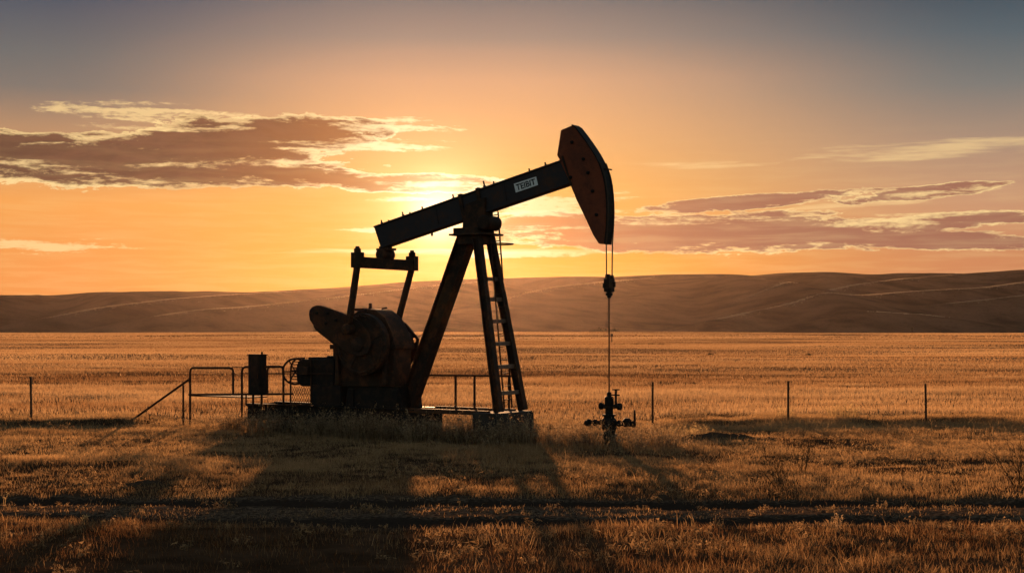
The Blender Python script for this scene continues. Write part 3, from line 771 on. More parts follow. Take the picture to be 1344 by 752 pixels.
# stair handrail and walkway rail at the left --------------------------
hr = unit_root('handrail'); tag(hr, 'tubular steel handrail of rounded frames with a sloping stair rail at the left end', 'railing')
VR = -.75
def rail(pts, r, name='rail'):
    return MB().tube([P3(x_, y_, VR) for x_, y_ in pts], r, 8).build(name, 'dark_steel', hr)
def foot(px_, py_):
    p = P3(px_, py_, VR); gx, gy = world_of(p.x, VR); return (p.x, VR, float(gh(gx, gy)) - .05)
rail([(249.5, 518), (249.5, 489), (250.3, 485), (252.5, 482.8), (301, 482.8), (304.5, 483.8), (306, 487), (306, 517)], .034, 'rail_frame')
MB().tube([P3(249.5, 517, VR), foot(249.5, 556)], .034, 8).build('post', 'dark_steel', hr)
rail([(317.5, 520), (317.5, 488), (318.5, 483.5), (322, 481.5), (368, 481), (371, 482.5), (372, 486), (372, 531)], .034, 'rail_frame')
MB().tube([P3(317.5, 518, VR), foot(317.5, 545)], .034, 8).build('post', 'dark_steel', hr)
rail([(351, 516), (351, 486), (352, 482.8), (355, 481.5), (372, 481.3)], .03)
rail([(248, 517.8), (384, 517)], .03); rail([(317.5, 490), (436, 490.5)], .014); rail([(323, 531.3), (409, 531)], .026)
rail([(323, 517), (323, 531.5)], .024); rail([(304, 482), (320, 482)], .012)
sp0 = P3(248, 498, VR); q = P3(178, 558, VR); gx, gy = world_of(q.x, VR); q.z = float(gh(gx, gy)) + .02
MB().tube([sp0, q], .036, 8).build('stair_rail', 'dark_steel', hr)
MB().tube([P3(240.5, 505, VR), foot(240.5, 540)], .03, 8).build('post', 'dark_steel', hr)
MB().tube([P3(196, 543, VR), foot(196, 560)], .014, 6).build('post', 'dark_steel', hr)
w0, w1 = P3(249, 518, VR), P3(326, 518, VR)
MB().box(((w0.x + w1.x) / 2, VR + .42, w0.z - .03), (w1.x - w0.x, .8, .03)).build('walkway_grating', 'dark_steel', hr)

# rail behind the legs ---------------------------------------------------
br_ = unit_root('guard_rail'); tag(br_, 'low thin guard rail with two uprights seen between the pumpjack legs', 'railing')
VB = .72
MB().tube([P3(538, 492, VB), P3(672, 493.5, VB)], .026, 8).build('rail', 'rusty_steel', br_)
for px_ in (598, 622.8, 668):
    p = P3(px_, 493, VB); MB().tube([p, (p.x, VB, dl[1] - .02)], .034, 8).build('post', 'dark_steel', br_)
for px_ in (548,):
    p = P3(px_, 493, VB); MB().tube([p, (p.x, VB, dl[1] - .02)], .03, 8).build('post', 'dark_steel', br_)

# concrete footing ----------------------------------------------------------
def block(name, u0, u1, v0, v1, z0, z1, label):
    c = world_of((u0 + u1) / 2, (v0 + v1) / 2); o = empty('tmp', (0, 0, 0)); bpy.data.objects.remove(o)
    m_ = MB().box((0, 0, (z1 - z0) / 2), (u1 - u0, v1 - v0, z1 - z0)); ob = m_.build(name, 'concrete', None, 0.025)
    ob.location = (c[0], c[1], z0); ob.rotation_euler = (0, 0, -ANG); tag(ob, label, 'concrete block'); return ob
block('concrete_footing', uz(362, 556, -1.0)[0], uz(556, 556, -1.0)[0], -1.0, 1.0, -.15, ZK - .003, 'long low concrete footing under the gearbox and steel base')
block('concrete_plinth', um - .62, um + .22, -.92, .80, -.15, zl - .01, 'square concrete plinth under the front legs of the pumpjack')

# ------------------------------------------------------------------ wellhead
wx, wy = world_of(ur, 0); wz = float(gh(wx, wy))
wh = empty('wellhead', (wx, wy, wz), -ANG); tag(wh, 'black wellhead with side valves and handwheels under the hanging rod', 'wellhead')
sc_ = wy / F
def wz_(py): return CAMZ + (HY - py) * sc_ - wz
def wu(px): return (px - 799.6) * sc_ / math.cos(ANG) * 1.0
prof = [(-.1, .20), (wz_(572), .17), (wz_(572), .20), (wz_(569), .20), (wz_(569), .14), (wz_(562), .19), (wz_(552), .20), (wz_(548), .14), (wz_(546), .13), (wz_(546), .17), (wz_(543.5), .17), (wz_(543.5), .10), (wz_(536), .10), (wz_(536), .15), (wz_(532.5), .15), (wz_(532.5), .08)]
MB().lathe((0, 0, 0), (0, 0, 1), [(h_, r_) for h_, r_ in prof], 20).build('casing_head', 'black_metal', wh)
MB().lathe((0, 0, wz_(533)), (0, 0, 1), [(0, .09), (.04, .115), (.22, .115), (.25, .09), (.25, .06), (.34, .06), (.36, .04)], 16).build('stuffing_box', 'black_metal', wh)
MB().tube([(wu(789), 0, wz_(533)), (wu(813), 0, wz_(533))], .055, 10).lathe((wu(789), 0, wz_(533)), (1, 0, 0), [(-.02, .09), (.05, .09)], 12).lathe((wu(812), 0, wz_(533)), (1, 0, 0), [(-.02, .09), (.05, .09)], 12).build('flange_bar', 'black_metal', wh)
va = MB().tube([(wu(808), 0, wz_(533)), (wu(808), 0, wz_(511))], .03, 8).tube([(wu(803), 0, wz_(518)), (wu(812.5), 0, wz_(518))], .02, 6).build('bleeder_valve', 'black_metal', wh)
MB().torus((wu(808), 0, wz_(511)), (0, 0, 1), .09, .014, 18, 5).build('handwheel', 'black_metal', va)
arm = MB().tube([(wu(772), 0, wz_(554.5)), (wu(831), 0, wz_(556))], .05, 12)
for px_ in (774, 782, 790, 812, 820, 830): arm.lathe((wu(px_), 0, wz_(555)), (1, 0, 0), [(-.025, .085), (.025, .085)], 14)
arm.build('flow_arm', 'black_metal', wh)
v2 = MB().tube([(wu(831.3), 0, wz_(556)), (wu(831.3), 0, wz_(541))], .03, 8).build('gate_valve', 'black_metal', wh)
MB().torus((wu(831.3), 0, wz_(541)), (1, .6, 0), .09, .016, 18, 5).build('handwheel', 'black_metal', v2)
MB().lathe((wu(822), 0, wz_(557)), (0, 0, 1), [(0, .10), (.12, .12), (.18, .06)], 12).build('valve_bonnet', 'black_metal', wh)
MB().lathe((wu(775), -.02, wz_(556)), (-1, 0, 0), [(0, .085), (.1, .075), (.14, .04)], 12).build('end_cap', 'black_metal', wh)

# ------------------------------------------------------------------ fence posts
def post_mesh():
    m_ = MB(); m_.box((0, 0, .6), (.065, .02, 1.5)); m_.box((0, .025, .6), (.02, .05, 1.5))
    for k in range(14): m_.box((0, -.015, .1 + k * .09), (.03, .016, .02))
    m_.box((0, 0, 1.36), (.06, .05, .03)); return m_
first = None
labels = ['thin steel fence post at the far left, standing alone left of the stair rail', 'thin steel fence post just right of the wellhead', 'thin steel fence post in the middle of the three on the right', 'thin steel fence post at the far right, on the dark grassy bank']
for (px_, Y, hgt), lb_ in zip([(41, 43.6, 1.30), (856.5, 43.3, 1.34), (1034.5, 43.3, 1.26), (1215.5, 43.4, 1.2)], labels):
    x_ = (px_ - CX) / F * Y; z_ = float(gh(x_, Y))
    if first is None:
        o = post_mesh().build('fence_post', 'post_steel'); first = o
    else:
        o = first.copy(); COL.objects.link(o)
    o.location = (x_, Y, z_); o.scale = (1, 1, hgt / 1.35); o.rotation_euler = (R(random.uniform(-1.2, 1.2)), R(random.uniform(-1.0, 1.0)), R(random.uniform(-20, 20)))
    tag(o, lb_, 'fence post', 'steel fence posts')

# ------------------------------------------------------------------ grass
def blades(x, y, h, w, lean, tone, zoff=-0.01, tip=0.12):
    n = len(x); z = gh(x, y) + zoff
    yaw = rng.uniform(0, 2 * np.pi, n); ex, ey = np.cos(yaw) * w / 2, np.sin(yaw) * w / 2
    la = rng.uniform(0, 2 * np.pi, n); lx, ly = np.cos(la) * lean * h, np.sin(la) * lean * h
    base = np.stack([x, y, z], -1); e = np.stack([ex, ey, np.zeros(n)], -1)
    midp = base + np.stack([lx * .35, ly * .35, h * .55], -1); top = base + np.stack([lx, ly, h * np.sqrt(np.clip(1 - lean ** 2 * .5, .2, 1))], -1)
    V = np.stack([base - e, base + e, midp + e * .7, midp - e * .7, top], 1).reshape(-1, 3)
    i = np.arange(n)[:, None] * 5
    Fc = np.concatenate([i + np.array([[0, 1, 2]]), i + np.array([[0, 2, 3]]), i + np.array([[3, 2, 4]])], 1).reshape(-1, 3)
    return V, Fc, np.repeat(tone, 5)
def tri_blades(x, y, h, w, lean, tone):
    n = len(x); z = gh(x, y) - .02
    yaw = rng.uniform(-.9, .9, n); ex, ey = np.cos(yaw) * w / 2, np.sin(yaw) * w / 2
    la = rng.uniform(0, 2 * np.pi, n)
    V = np.stack([np.stack([x - ex, y - ey, z], -1), np.stack([x + ex, y + ey, z], -1), np.stack([x + np.cos(la) * lean * h, y + np.sin(la) * lean * h, z + h], -1)], 1).reshape(-1, 3)
    return V, np.arange(3 * n).reshape(-1, 3), np.repeat(tone, 3)
def footprint(x, y):                                    # True on the concrete
    rx_, ry_ = x - O.x, y - O.y; u_ = rx_ * du.x + ry_ * du.y; v_ = rx_ * dn.x + ry_ * dn.y
    return (u_ > uz(362, 556, -1.0)[0] - .02) & (u_ < um + .65) & (np.abs(v_) < 1.03)
def scatter(y0, y1, dens, pad=2.5):
    a = np.random.default_rng(int(y0 * 10)); hw = .372
    N = int(dens * ((y1 ** 2 - y0 ** 2) * hw + 2 * pad * (y1 - y0)))
    y = np.sqrt(a.uniform(y0 ** 2, y1 ** 2, N)); x = a.uniform(-1, 1, N) * (hw * y + pad)
    return x, y
x, y = scatter(15.5, 46, 1500)
patch = fbm(x * .45, y * .45, 61, 4); fine = fbm(x * 2.5, y * 2.5, 71, 3)
rd = rut_dist(x, y); inside = np.abs(y - track_c(x)) < 1.1
keep = np.clip(.35 + 1.6 * (patch - .30), .05, 1) * np.clip(.25 + 2.2 * (fine - .3), .05, 1)
keep *= 1 - .985 * smooth(.66, .40, rd + (fine - .5) * .55 + (fbm(x * 6, y * 6, 73, 2) - .5) * .3)
keep = np.where(inside, keep * .26, keep) * (.35 + .65 * smooth(.28, .52, fbm(x * .16 + 3, y * .3, 63, 4)))
bank = smooth(1.4, .2, np.abs(y - berm_line(x) + .2)) * (x > 4.5)
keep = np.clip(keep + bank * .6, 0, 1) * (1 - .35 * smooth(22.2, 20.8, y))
ok = (rng.uniform(0, 1, len(x)) < keep) & ~footprint(x, y)
x, y, patch, fine, inside, bank = x[ok], y[ok], patch[ok], fine[ok], inside[ok], bank[ok]
n = len(x); hh = (.05 + .10 * np.clip(patch * 1.4 - .25, 0, 1)) * rng.uniform(.55, 1.45, n) * np.where(inside, .55, 1) * (1 + bank * .9)
tall = rng.uniform(0, 1, n) < .012; hh = np.where(tall & ~inside, hh * 2.0, hh)
tone = np.clip(rng.beta(2, 2.4, n) * .8 + (fine - .5) * .6 + .10 + tall * .3 + .22 * smooth(24.5, 34, y) - .38 * smooth(22.2, 20.5, y) + (fbm(x * .22, y * .4, 65, 4) - .5) * .75, 0, 1)  # foreground dimming put into the blade colour, paler further out
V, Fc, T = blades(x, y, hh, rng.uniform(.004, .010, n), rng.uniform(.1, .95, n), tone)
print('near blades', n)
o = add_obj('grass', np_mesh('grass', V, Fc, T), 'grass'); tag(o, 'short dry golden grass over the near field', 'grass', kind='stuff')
x1, y1 = scatter(46, 150, 150); x2, y2 = scatter(75, 400, 15, 5); x3, y3 = scatter(400, 1120, 1.2, 20)
def midk(x, y, s): 
    p_ = .5 * fbm(x * s, y * s * 2.2, 81, 4) + .5 * fbm(x / 110, y / 22, 91, 4); return np.clip(.4 + (p_ - .47) * 1.9, 0, 1)
p1, p2 = midk(x1, y1, .22), midk(x2, y2, .045)
k1 = rng.uniform(0, 1, len(x1)) < np.clip(.38 + 1.7 * (p1 - .45), .10, 1) * (1 - smooth(80, 150, y1)); k2 = rng.uniform(0, 1, len(x2)) < np.clip(.5 + 1.2 * (p2 - .45), .2, 1) * smooth(75, 150, y2)
x1, y1, p1 = x1[k1], y1[k1], p1[k1]; x2, y2, p2 = x2[k2], y2[k2], p2[k2]
n1_, n2_ = len(x1), len(x2); print('far', n1_, n2_)
a = tri_blades(x1, y1, rng.uniform(.08, .26, n1_), rng.uniform(.014, .03, n1_), rng.uniform(0, .6, n1_), np.clip(rng.beta(2, 2, n1_) * .7 + (p1 - .5) * 1.1 + .1 + (fbm(x1 * .12, y1 * .3, 97, 3) - .5) * .8, 0, 1))
b = tri_blades(x2, y2, rng.uniform(.07, .22, n2_), rng.uniform(.05, .12, n2_), rng.uniform(0, .5, n2_), np.clip(rng.beta(2, 2, n2_) * .8 + p2 - .4, 0, 1))
p3 = midk(x3, y3, .012); k3 = rng.uniform(0, 1, len(x3)) < np.clip(.3 + 2.6 * (p3 - .35), .08, 1); x3, y3, p3 = x3[k3], y3[k3], p3[k3]; n3_ = len(x3)
c_ = tri_blades(x3, y3, rng.uniform(.12, .32, n3_), rng.uniform(.3, .8, n3_), rng.uniform(0, .5, n3_), np.clip(rng.beta(2, 2, n3_) * .8 + p3 - .4, 0, 1))
V = np.concatenate([a[0], b[0], c_[0]]); Fc = np.concatenate([a[1], b[1] + len(a[0]), c_[1] + len(a[0]) + len(b[0])]); T = np.concatenate([a[2], b[2], c_[2]])
o = add_obj('stubble', np_mesh('stubble', V, Fc, T), 'stubble'); tag(o, 'golden stubble across the open plain to the hills', 'stubble', kind='stuff')

# pale grass added along the spur crests to draw their bright rim light
HV, HT = [], []
for pts, k in spurs[:3] + spurs[4:7] + spurs[10:]:
    P = np.array([((p[0] - CX) / F * p[2], p[2]) for p in pts]); t = np.linspace(0, len(P) - 1, 400); i = np.arange(len(P))
    Q = np.stack([np.interp(t, i, P[:, j]) for j in range(2)], -1)
    for _ in range(40): Q[1:-1] = (Q[:-2] + 2 * Q[1:-1] + Q[2:]) / 4
    L_ = np.hypot(*np.diff(Q, axis=0).T).sum(); m_ = int(L_ * 4.2)
    f_ = rng.uniform(0, 399, m_); j_ = f_.astype(int); w_ = (f_ - j_)[:, None]
    C_ = Q[j_] * (1 - w_) + Q[np.minimum(j_ + 1, 399)] * w_ + rng.normal(0, 1, (m_, 2)) * np.abs(rng.normal(3.0, 3.5, (m_, 1)))
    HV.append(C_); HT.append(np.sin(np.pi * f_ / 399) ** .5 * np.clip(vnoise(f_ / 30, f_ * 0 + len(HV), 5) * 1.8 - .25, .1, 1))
HV = np.concatenate(HV); HT = np.concatenate(HT)
kk = (HV[:, 1] > 1240) & (HV[:, 1] < 2200); HV, HT = HV[kk], HT[kk]
hz_ = hill_h(HV[:, 0], HV[:, 1]); m_ = len(HV); hb = rng.uniform(.3, .9, m_) * HT; wb = rng.uniform(.5, 1.2, m_)
BV = np.stack([np.stack([HV[:, 0] - wb / 2, HV[:, 1], hz_ - .1], -1), np.stack([HV[:, 0] + wb / 2, HV[:, 1], hz_ - .1], -1), np.stack([HV[:, 0] + rng.normal(0, .2, m_), HV[:, 1], hz_ + hb], -1)], 1).reshape(-1, 3)
o = add_obj('hill_rim_grass', np_mesh('hill_rim_grass', BV, np.arange(3 * m_).reshape(-1, 3), np.repeat(rng.uniform(.3, 1, m_), 3)), 'crest_rim_grass'); tag(o, 'pale dry grass added along the crests of the hills as rim light', 'grass', kind='stuff')

# ------------------------------------------------------------------ weeds
def tuft_mesh(n, rad, h0, h1, w=.012, spread=.5, heads=0.0, seed=0, curve=.25):
    r_ = np.random.default_rng(seed); V, Fs, T = [], [], []
    for i in range(n):
        a_ = r_.uniform(0, 2 * np.pi); d_ = rad * math.sqrt(r_.uniform()); bx, by = math.cos(a_) * d_, math.sin(a_) * d_
        h_ = r_.uniform(h0, h1) * (1 - .4 * d_ / max(rad, 1e-6)); la = a_ + r_.normal(0, .7); ln = r_.uniform(.05, spread) * h_
        yaw = r_.uniform(0, np.pi); ex, ey = math.cos(yaw) * w / 2, math.sin(yaw) * w / 2; t_ = r_.uniform(0, 1); b0 = len(V)
        K = 4
        for k in range(K):
            f_ = k / K; q = f_ ** (1 + curve * 3); V += [(bx + math.cos(la) * ln * q - ex * (1 - f_ * .7), by + math.sin(la) * ln * q - ey * (1 - f_ * .7), h_ * f_), (bx + math.cos(la) * ln * q + ex * (1 - f_ * .7), by + math.sin(la) * ln * q + ey * (1 - f_ * .7), h_ * f_)]
        V.append((bx + math.cos(la) * ln, by + math.sin(la) * ln, h_)); T += [t_] * 9
        for k in range(K - 1): j = b0 + 2 * k; Fs += [(j, j + 1, j + 3), (j, j + 3, j + 2)]
        j = b0 + 2 * (K - 1); Fs.append((j, j + 1, j + 2))
        if r_.uniform() < heads:
            for _ in range(7):
                f_ = r_.uniform(.6, 1.05); c_ = np.array([bx + math.cos(la) * ln * f_, by + math.sin(la) * ln * f_, h_ * f_]) + r_.normal(0, .018, 3)
                s_ = r_.uniform(.012, .03); d1_, d2_ = r_.normal(0, s_, 3), r_.normal(0, s_, 3); b1 = len(V)
                V += [tuple(c_), tuple(c_ + d1_), tuple(c_ + d2_)]; T += [min(1, t_ + .3)] * 3; Fs.append((b1, b1 + 1, b1 + 2))
    return np_mesh('tuft', np.array(V), np.array(Fs), np.array(T))
def ground_at(px_, Y): x_ = (px_ - CX) / F * Y; return (x_, Y, float(gh(x_, Y)) - .01)
def plant(name, mesh, mat, px_, Y, label, cat, group=None, sc=1.0):
    o = add_obj(name, mesh, mat); o.location = ground_at(px_, Y); o.rotation_euler = (0, 0, random.uniform(0, 6.28)); o.scale = (sc,) * 3
    tag(o, label, cat, group); return o
# dense low weeds round the concrete, nobody could count them
V, Fs, T = [], [], []; off_ = 0
wr = np.random.default_rng(5)
for i in range(480):
    u_ = wr.uniform(uz(300, 556, -1)[0], um + 1.3); v_ = -1.0 - abs(wr.normal(0.15, .35)); 
    if wr.uniform() < .2: v_ = wr.uniform(1.1, 2.2)
    if i > 400: a_ = wr.uniform(0, 6.28); d_ = wr.uniform(.3, 1.6); u_ = ur + d_ * math.cos(a_) * 1.6; v_ = d_ * math.sin(a_)
    elif i > 300: u_ = wr.uniform(uz(545, 556, -1)[0], um - .5); v_ = wr.uniform(-1.4, .6)
    if i <= 300 and v_ > -1 and v_ < 1: v_ = -1.1
    gx, gy = world_of(u_, v_); m_ = tuft_mesh(24, .16, .25, .95, .012, .6, .55, 100 + i)
    c_ = np.empty(len(m_.vertices) * 3, np.float32); m_.vertices.foreach_get('co', c_); c_ = c_.reshape(-1, 3) * wr.uniform(.6, 1.15)
    c_ += np.array([gx, gy, float(gh(gx, gy)) - .01]); t_ = np.empty(len(m_.vertices), np.float32); m_.attributes['tone'].data.foreach_get('value', t_)
    li = np.empty(len(m_.loops), np.int32); m_.loops.foreach_get('vertex_index', li)
    V.append(c_); T.append(t_); Fs.append(li.reshape(-1, 3) + off_); off_ += len(c_); bpy.data.meshes.remove(m_)
o = add_obj('weeds', np_mesh('weeds', np.concatenate(V), np.concatenate(Fs), np.concatenate(T)), 'weed'); tag(o, 'tangled dry weeds along the concrete footing and round the wellhead', 'weeds', kind='stuff')

plant('weed_clump', tuft_mesh(190, .55, .5, 1.15, .018, .45, .5, 1), 'weed', 472, 38.2, 'tall feathery weed clump in front of the gearbox', 'weed')
plant('weed_clump', tuft_mesh(90, .35, .3, .7, .012, .7, .9, 2), 'weed', 342, 40.2, 'speckled seeding weed below the control cabinet', 'weed')
plant('weed_clump', tuft_mesh(110, .35, .5, 1.05, .016, .4, .8, 3), 'weed', 688, 35.6, 'upright seeding weed in front of the concrete plinth', 'weed')
plant('weed_clump', tuft_mesh(130, .6, .3, .65, .012, .7, .6, 4), 'weed', 725, 36.8, 'low bushy weed between the plinth and the wellhead', 'weed')
plant('grass_clump', tuft_mesh(260, .75, .25, .55, .010, .9, .2, 5), 'pale_grass', 898, 38.4, 'pale arching grass clump beside the dirt mound', 'grass clump')
plant('grass_clump', tuft_mesh(220, .5, .3, .62, .012, .6, .3, 6), 'pale_grass', 1108, 44.5, 'pale glowing grass clump between the two right fence posts', 'grass clump')
plant('grass_clump', tuft_mesh(60, .25, .3, .62, .012, .5, .3, 7), 'pale_grass', 1030, 44.0, 'small pale grass clump at the foot of the middle right fence post', 'grass clump')
plant('weed_clump', tuft_mesh(120, .55, .5, 1.15, .010, .45, .4, 8), 'weed', 905, 43.6, 'tall thin weeds on the bank right of the wellhead', 'weed')
plant('weed_clump', tuft_mesh(110, .6, .35, .8, .010, .6, .4, 9), 'weed', 272, 42.2, 'golden weed clump behind the stair handrail', 'weed')
plant('weed_clump', tuft_mesh(120, .5, .4, .85, .016, .6, .7, 31), 'weed', 560, 37.4, 'bushy seeding weed below the rear leg of the pumpjack', 'weed')
plant('weed_clump', tuft_mesh(120, .5, .4, .8, .016, .6, .8, 32), 'weed', 615, 36.6, 'bushy seeding weed below the low guard rail', 'weed')
plant('weed_clump', tuft_mesh(120, .55, .35, .75, .014, .7, .6, 33), 'weed', 415, 39.0, 'low weed clump in front of the motor stand', 'weed')
plant('weed_clump', tuft_mesh(110, .45, .35, .75, .014, .6, .7, 34), 'weed', 765, 36.6, 'golden weed clump just left of the wellhead', 'weed')
plant('weed_clump', tuft_mesh(110, .5, .3, .7, .014, .6, .7, 35), 'weed', 840, 36.9, 'golden weed clump just right of the wellhead', 'weed')
plant('weed_clump', tuft_mesh(150, .5, .45, .95, .014, .5, .6, 36), 'weed', 668, 35.9, 'dense dark weed clump hiding the left corner of the plinth', 'weed')
plant('weed_clump', tuft_mesh(150, .5, .45, .95, .014, .5, .6, 37), 'weed', 500, 37.9, 'dense dark weed clump below the gearbox pedestal', 'weed')
plant('weed_clump', tuft_mesh(60, .3, .3, .55, .010, .5, .3, 10), 'weed', 648, 34.8, 'small weed clump left of the plinth in the shade', 'weed')

# low scrub dotted through the near field
V, Fs, T = [], [], []; off_ = 0
kinds = [tuft_mesh(14, .08, .05, .20, .007, .9, .5, 500 + i) for i in range(12)]
kd = []
for m_ in kinds:
    c_ = np.empty(len(m_.vertices) * 3, np.float32); m_.vertices.foreach_get('co', c_); t_ = np.empty(len(m_.vertices), np.float32); m_.attributes['tone'].data.foreach_get('value', t_)
    li = np.empty(len(m_.loops), np.int32); m_.loops.foreach_get('vertex_index', li); kd.append((c_.reshape(-1, 3), t_, li.reshape(-1, 3))); bpy.data.meshes.remove(m_)
sx_, sy_ = scatter(15.6, 43, 3.6); sk_ = (fbm(sx_ * .3, sy_ * .5, 95, 3) > wr.uniform(.3, .62, len(sx_))) & (rut_dist(sx_, sy_) > .6) & ~footprint(sx_, sy_); sx_, sy_ = sx_[sk_], sy_[sk_]; sz_ = gh(sx_, sy_)
for i in range(len(sx_)):
    c_, t_, f_ = kd[i % 12]; a_ = wr.uniform(0, 6.28); q_ = wr.uniform(.5, 1.25); ca, sa_ = math.cos(a_) * q_, math.sin(a_) * q_
    V.append(np.stack([c_[:, 0] * ca - c_[:, 1] * sa_ + sx_[i], c_[:, 0] * sa_ + c_[:, 1] * ca + sy_[i], c_[:, 2] * q_ + sz_[i] - .01], -1)); T.append(t_); Fs.append(f_ + off_); off_ += len(c_)
o = add_obj('scrub', np_mesh('scrub', np.concatenate(V), np.concatenate(Fs), np.concatenate(T)), 'scrub'); tag(o, 'small dry scrub dotted through the near grass', kind='stuff')
# bare shrubs
def shrub_mesh(h, n, seed, spread=.55):
    r_ = random.Random(seed); m_ = MB()
    def br(p, d, L, rr, lev):
        pts = [p]; q = p.copy(); dd = d.copy()
        for k in range(3):
            dd = (dd + Vector((r_.gauss(0, .12), r_.gauss(0, .12), r_.gauss(.04, .08)))).normalized(); q = q + dd * L / 3; pts.append(q.copy())
        m_.tube(pts, rr, 4, rr * .45)
        if lev > 0:
            for k in range(r_.choice((2, 3, 3))):
                t_ = pts[r_.choice((1, 2, 3))]; nd = (dd + Vector((r_.gauss(0, .5), r_.gauss(0, .5), r_.gauss(.15, .3)))).normalized(); br(t_, nd, L * r_.uniform(.45, .7), rr * .6, lev - 1)
    for i in range(n):
        a_ = r_.uniform(0, 6.28); br(Vector((r_.gauss(0, .05), r_.gauss(0, .05), 0)), Vector((math.cos(a_) * spread, math.sin(a_) * spread, 1)).normalized(), h * r_.uniform(.4, .65), .008, 3)
    bm = bmesh.new(); vv = [bm.verts.new(p) for p in m_.v]
    for f in m_.f: bm.faces.new([vv[i] for i in f])
    me = bpy.data.meshes.new('shrub'); bm.to_mesh(me); bm.free()
    a_ = me.attributes.new('tone', 'FLOAT', 'POINT'); a_.data.foreach_set('value', np.random.default_rng(seed).uniform(0, 1, len(me.vertices)).astype(np.float32))
    return me
plant('bare_shrub', shrub_mesh(.95, 10, 1, .6), 'twig', 1026, 26.2, 'bare twiggy shrub on the grass left of centre in the right half', 'shrub')
plant('bare_shrub', shrub_mesh(1.0, 6, 2, .35), 'twig', 1056, 28.5, 'slimmer upright bare shrub just behind the twiggy one', 'shrub')
plant('bare_shrub', shrub_mesh(1.1, 12, 3, .6), 'twig', 1336, 26.0, 'bare twiggy shrub cut by the right edge of the picture', 'shrub')
plant('dry_weed', tuft_mesh(16, .08, .2, .40, .008, .6, .7, 15), 'weed', 1098, 20.6, 'short seeding dry weed at the near edge of the track', 'weed')
# single pale stalks by the track
for px_, Y, h_, sd_, lb_ in [(6, 24.3, .30, 21, 'short pale stalk at the left edge of the track'), (22, 22.4, .28, 22, 'leaning pale stalk near the left end of the track'), (906, 22.0, .34, 23, 'thin pale stalk standing by the middle of the track'), (864, 21.6, .24, 25, 'short pale stalk left of the thin standing one'), (1271, 21.9, .42, 24, 'tall leaning pale stalk near the right end of the track'), (110, 21.7, .26, 26, 'forked pale stalk on the near verge at the left'), (603, 24.4, .2, 27, 'tiny pale stalk above the track in the pumpjack shadow')]:
    plant('dry_stalk', tuft_mesh(3, .03, h_ * .7, h_ * 1.0, .011, .25, .4, sd_), 'pale_grass', px_, Y, lb_, 'stalk', 'pale dry stalks beside the track')

# ------------------------------------------------------------------ dirt mound, clods
def lump_mesh(sx, sy, sz, seed, rough=.35):
    bm = bmesh.new(); bmesh.ops.create_icosphere(bm, subdivisions=4, radius=1)
    r_ = np.random.default_rng(seed); o_ = r_.uniform(0, 99, 2)
    for v_ in bm.verts:
        k = 1 + rough * (float(fbm(v_.co.x * 2.2 + o_[0] + v_.co.z, v_.co.y * 2.2 + o_[1], seed, 4)) - .5) * 2
        v_.co = Vector((v_.co.x * sx * k, v_.co.y * sy * k, max(v_.co.z, -.3) * sz * k))
    me = bpy.data.meshes.new('lump'); bm.to_mesh(me); bm.free()
    for p in me.polygons: p.use_smooth = True
    return me
def soil_mat():
    m, x, o = new_mat('soil'); co = obj_coord(x); n_ = x.noise(co, 6, 6, .65); n2_ = x.noise(co, 28, 4, .6)
    principled(x, o, x.mix(n_, (0.045, 0.028, 0.018, 1), (0.11, 0.066, 0.04, 1)), .95, 0, 0.0, n2_, .8, .03); return m
M['soil'] = soil_mat()
def mound_mesh(cx_, cy_):
    a_ = np.linspace(-2.1, 2.1, 90); b_ = np.linspace(-1.0, 1.0, 50); XX, YY = np.meshgrid(a_, b_)
    e_ = 1 - np.sqrt((XX / 1.9) ** 2 + (YY / .8) ** 2) + (fbm(XX * 1.3 + 7, YY * 2.2 + 3, 77, 4) - .5) * 1.3
    zz = np.clip(e_, -.25, 1) * .24 + (fbm(XX * 5, YY * 5, 78, 3) - .5) * .10 * (e_ > 0)
    ZZ = gh(XX + cx_, YY + cy_) + zz - .03
    idx = np.arange(XX.size).reshape(XX.shape); f_ = np.stack([idx[:-1, :-1], idx[:-1, 1:], idx[1:, 1:], idx[1:, :-1]], -1).reshape(-1, 4)
    return np_mesh('mound', np.stack([XX, YY, ZZ], -1).reshape(-1, 3), f_, smooth_s=True)
mx0, my0 = ground_at(935, 37.8)[:2]
o = add_obj('dirt_mound', mound_mesh(mx0, my0), 'soil'); o.location = (mx0, my0, 0); tag(o, 'low ragged mound of dug soil right of the wellhead', 'mound')
for i, (px_, Y, s_, lb_) in enumerate([(172, 26.8, .16, 'left soil clod of the pair above the track on the left'), (194, 27.0, .2, 'right soil clod of the pair above the track on the left'), (866, 25.4, .12, 'small soil clod above the track right of the wellhead'), (1080, 19.2, .09, 'small pale clod in the near grass at the right')]):
    o = add_obj('soil_clod', lump_mesh(s_ * 1.3, s_, s_ * .5, 10 + i, .5), 'soil'); o.location = ground_at(px_, Y); tag(o, lb_, 'soil clod', 'soil clods in the grass')
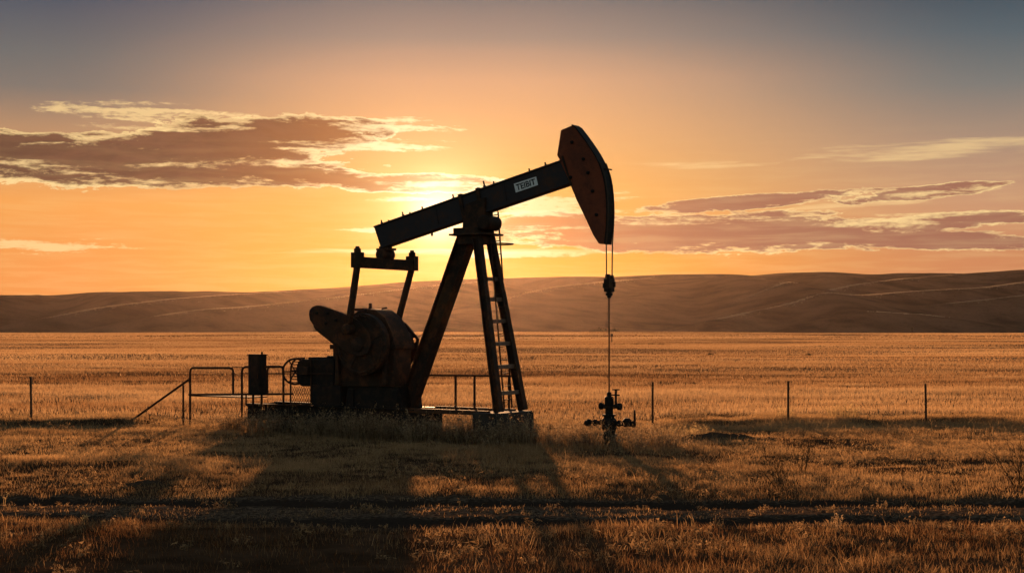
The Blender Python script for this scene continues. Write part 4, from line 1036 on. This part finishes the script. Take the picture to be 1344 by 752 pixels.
# far dark bushes on the plain and at the foot of the hills
def bush_mesh(s, seed, n=260):
    r_ = np.random.default_rng(seed); d_ = r_.normal(0, 1, (n, 3)); d_ /= np.linalg.norm(d_, axis=1)[:, None]
    c_ = d_ * (s * r_.uniform(.35, 1, (n, 1))) * np.array([1.2, .9, .75]); c_[:, 2] = np.abs(c_[:, 2])
    e1, e2 = r_.normal(0, s * .16, (n, 3)), r_.normal(0, s * .16, (n, 3))
    V_ = np.stack([c_, c_ + e1, c_ + e2], 1).reshape(-1, 3); return np_mesh('bush', V_, np.arange(3 * n).reshape(-1, 3), np.repeat(r_.uniform(0, 1, n), 3))
for i, (px_, Y, s_, lb_) in enumerate([(932, 172, .5, 'dark round bush alone on the plain right of the rod'), (1036, 178, .32, 'smaller of two dark bushes far out on the plain'), (1061, 178, .4, 'larger of two dark bushes far out on the plain'), (780, 1000, 3.0, 'far dark bush at the foot of the hills left of the rod'), (789, 1005, 4.2, 'largest far bush at the foot of the hills behind the rod'), (806, 1000, 3.6, 'far dark bush at the foot of the hills right of the rod')]):
    o = add_obj('bush', bush_mesh(s_, 40 + i), 'bush'); o.location = ground_at(px_, Y); tag(o, lb_, 'bush', 'dark bushes far across the plain')
V, Fs, T = [], [], []; off_ = 0
for i in range(260):
    f_ = random.random(); px_ = 640 + 240 * f_; Y_ = 268 + 6 * f_ + random.gauss(0, .7); gx = (px_ - CX) / F * Y_
    m_ = bush_mesh(random.uniform(.12, .42), 300 + i, 26); c_ = np.empty(len(m_.vertices) * 3, np.float32); m_.vertices.foreach_get('co', c_)
    c_ = c_.reshape(-1, 3) + np.array([gx, Y_, float(gh(gx, Y_))]); n_ = len(c_); V.append(c_); Fs.append(np.arange(n_).reshape(-1, 3) + off_); T.append(np.full(n_, .5)); off_ += n_; bpy.data.meshes.remove(m_)
o = add_obj('brush_row', np_mesh('brush_row', np.concatenate(V), np.concatenate(Fs), np.concatenate(T)), 'bush'); tag(o, 'thin dark line of brush far out on the plain', kind='stuff')
for px_, Y, s_, lb_ in [(1197, 1000, 5.5, 'lone far post at the foot of the right hills'), (803, 330, 2.2, 'small far post beyond the hanging rod')]:
    o = MB().tube([(0, 0, 0), (0, 0, s_ * .7)], s_ * .06, 6).box((0, 0, s_ * .78), (s_ * .26, s_ * .1, s_ * .3)).build('marker_post', 'post_steel'); o.location = ground_at(px_, Y); tag(o, lb_, 'marker post')
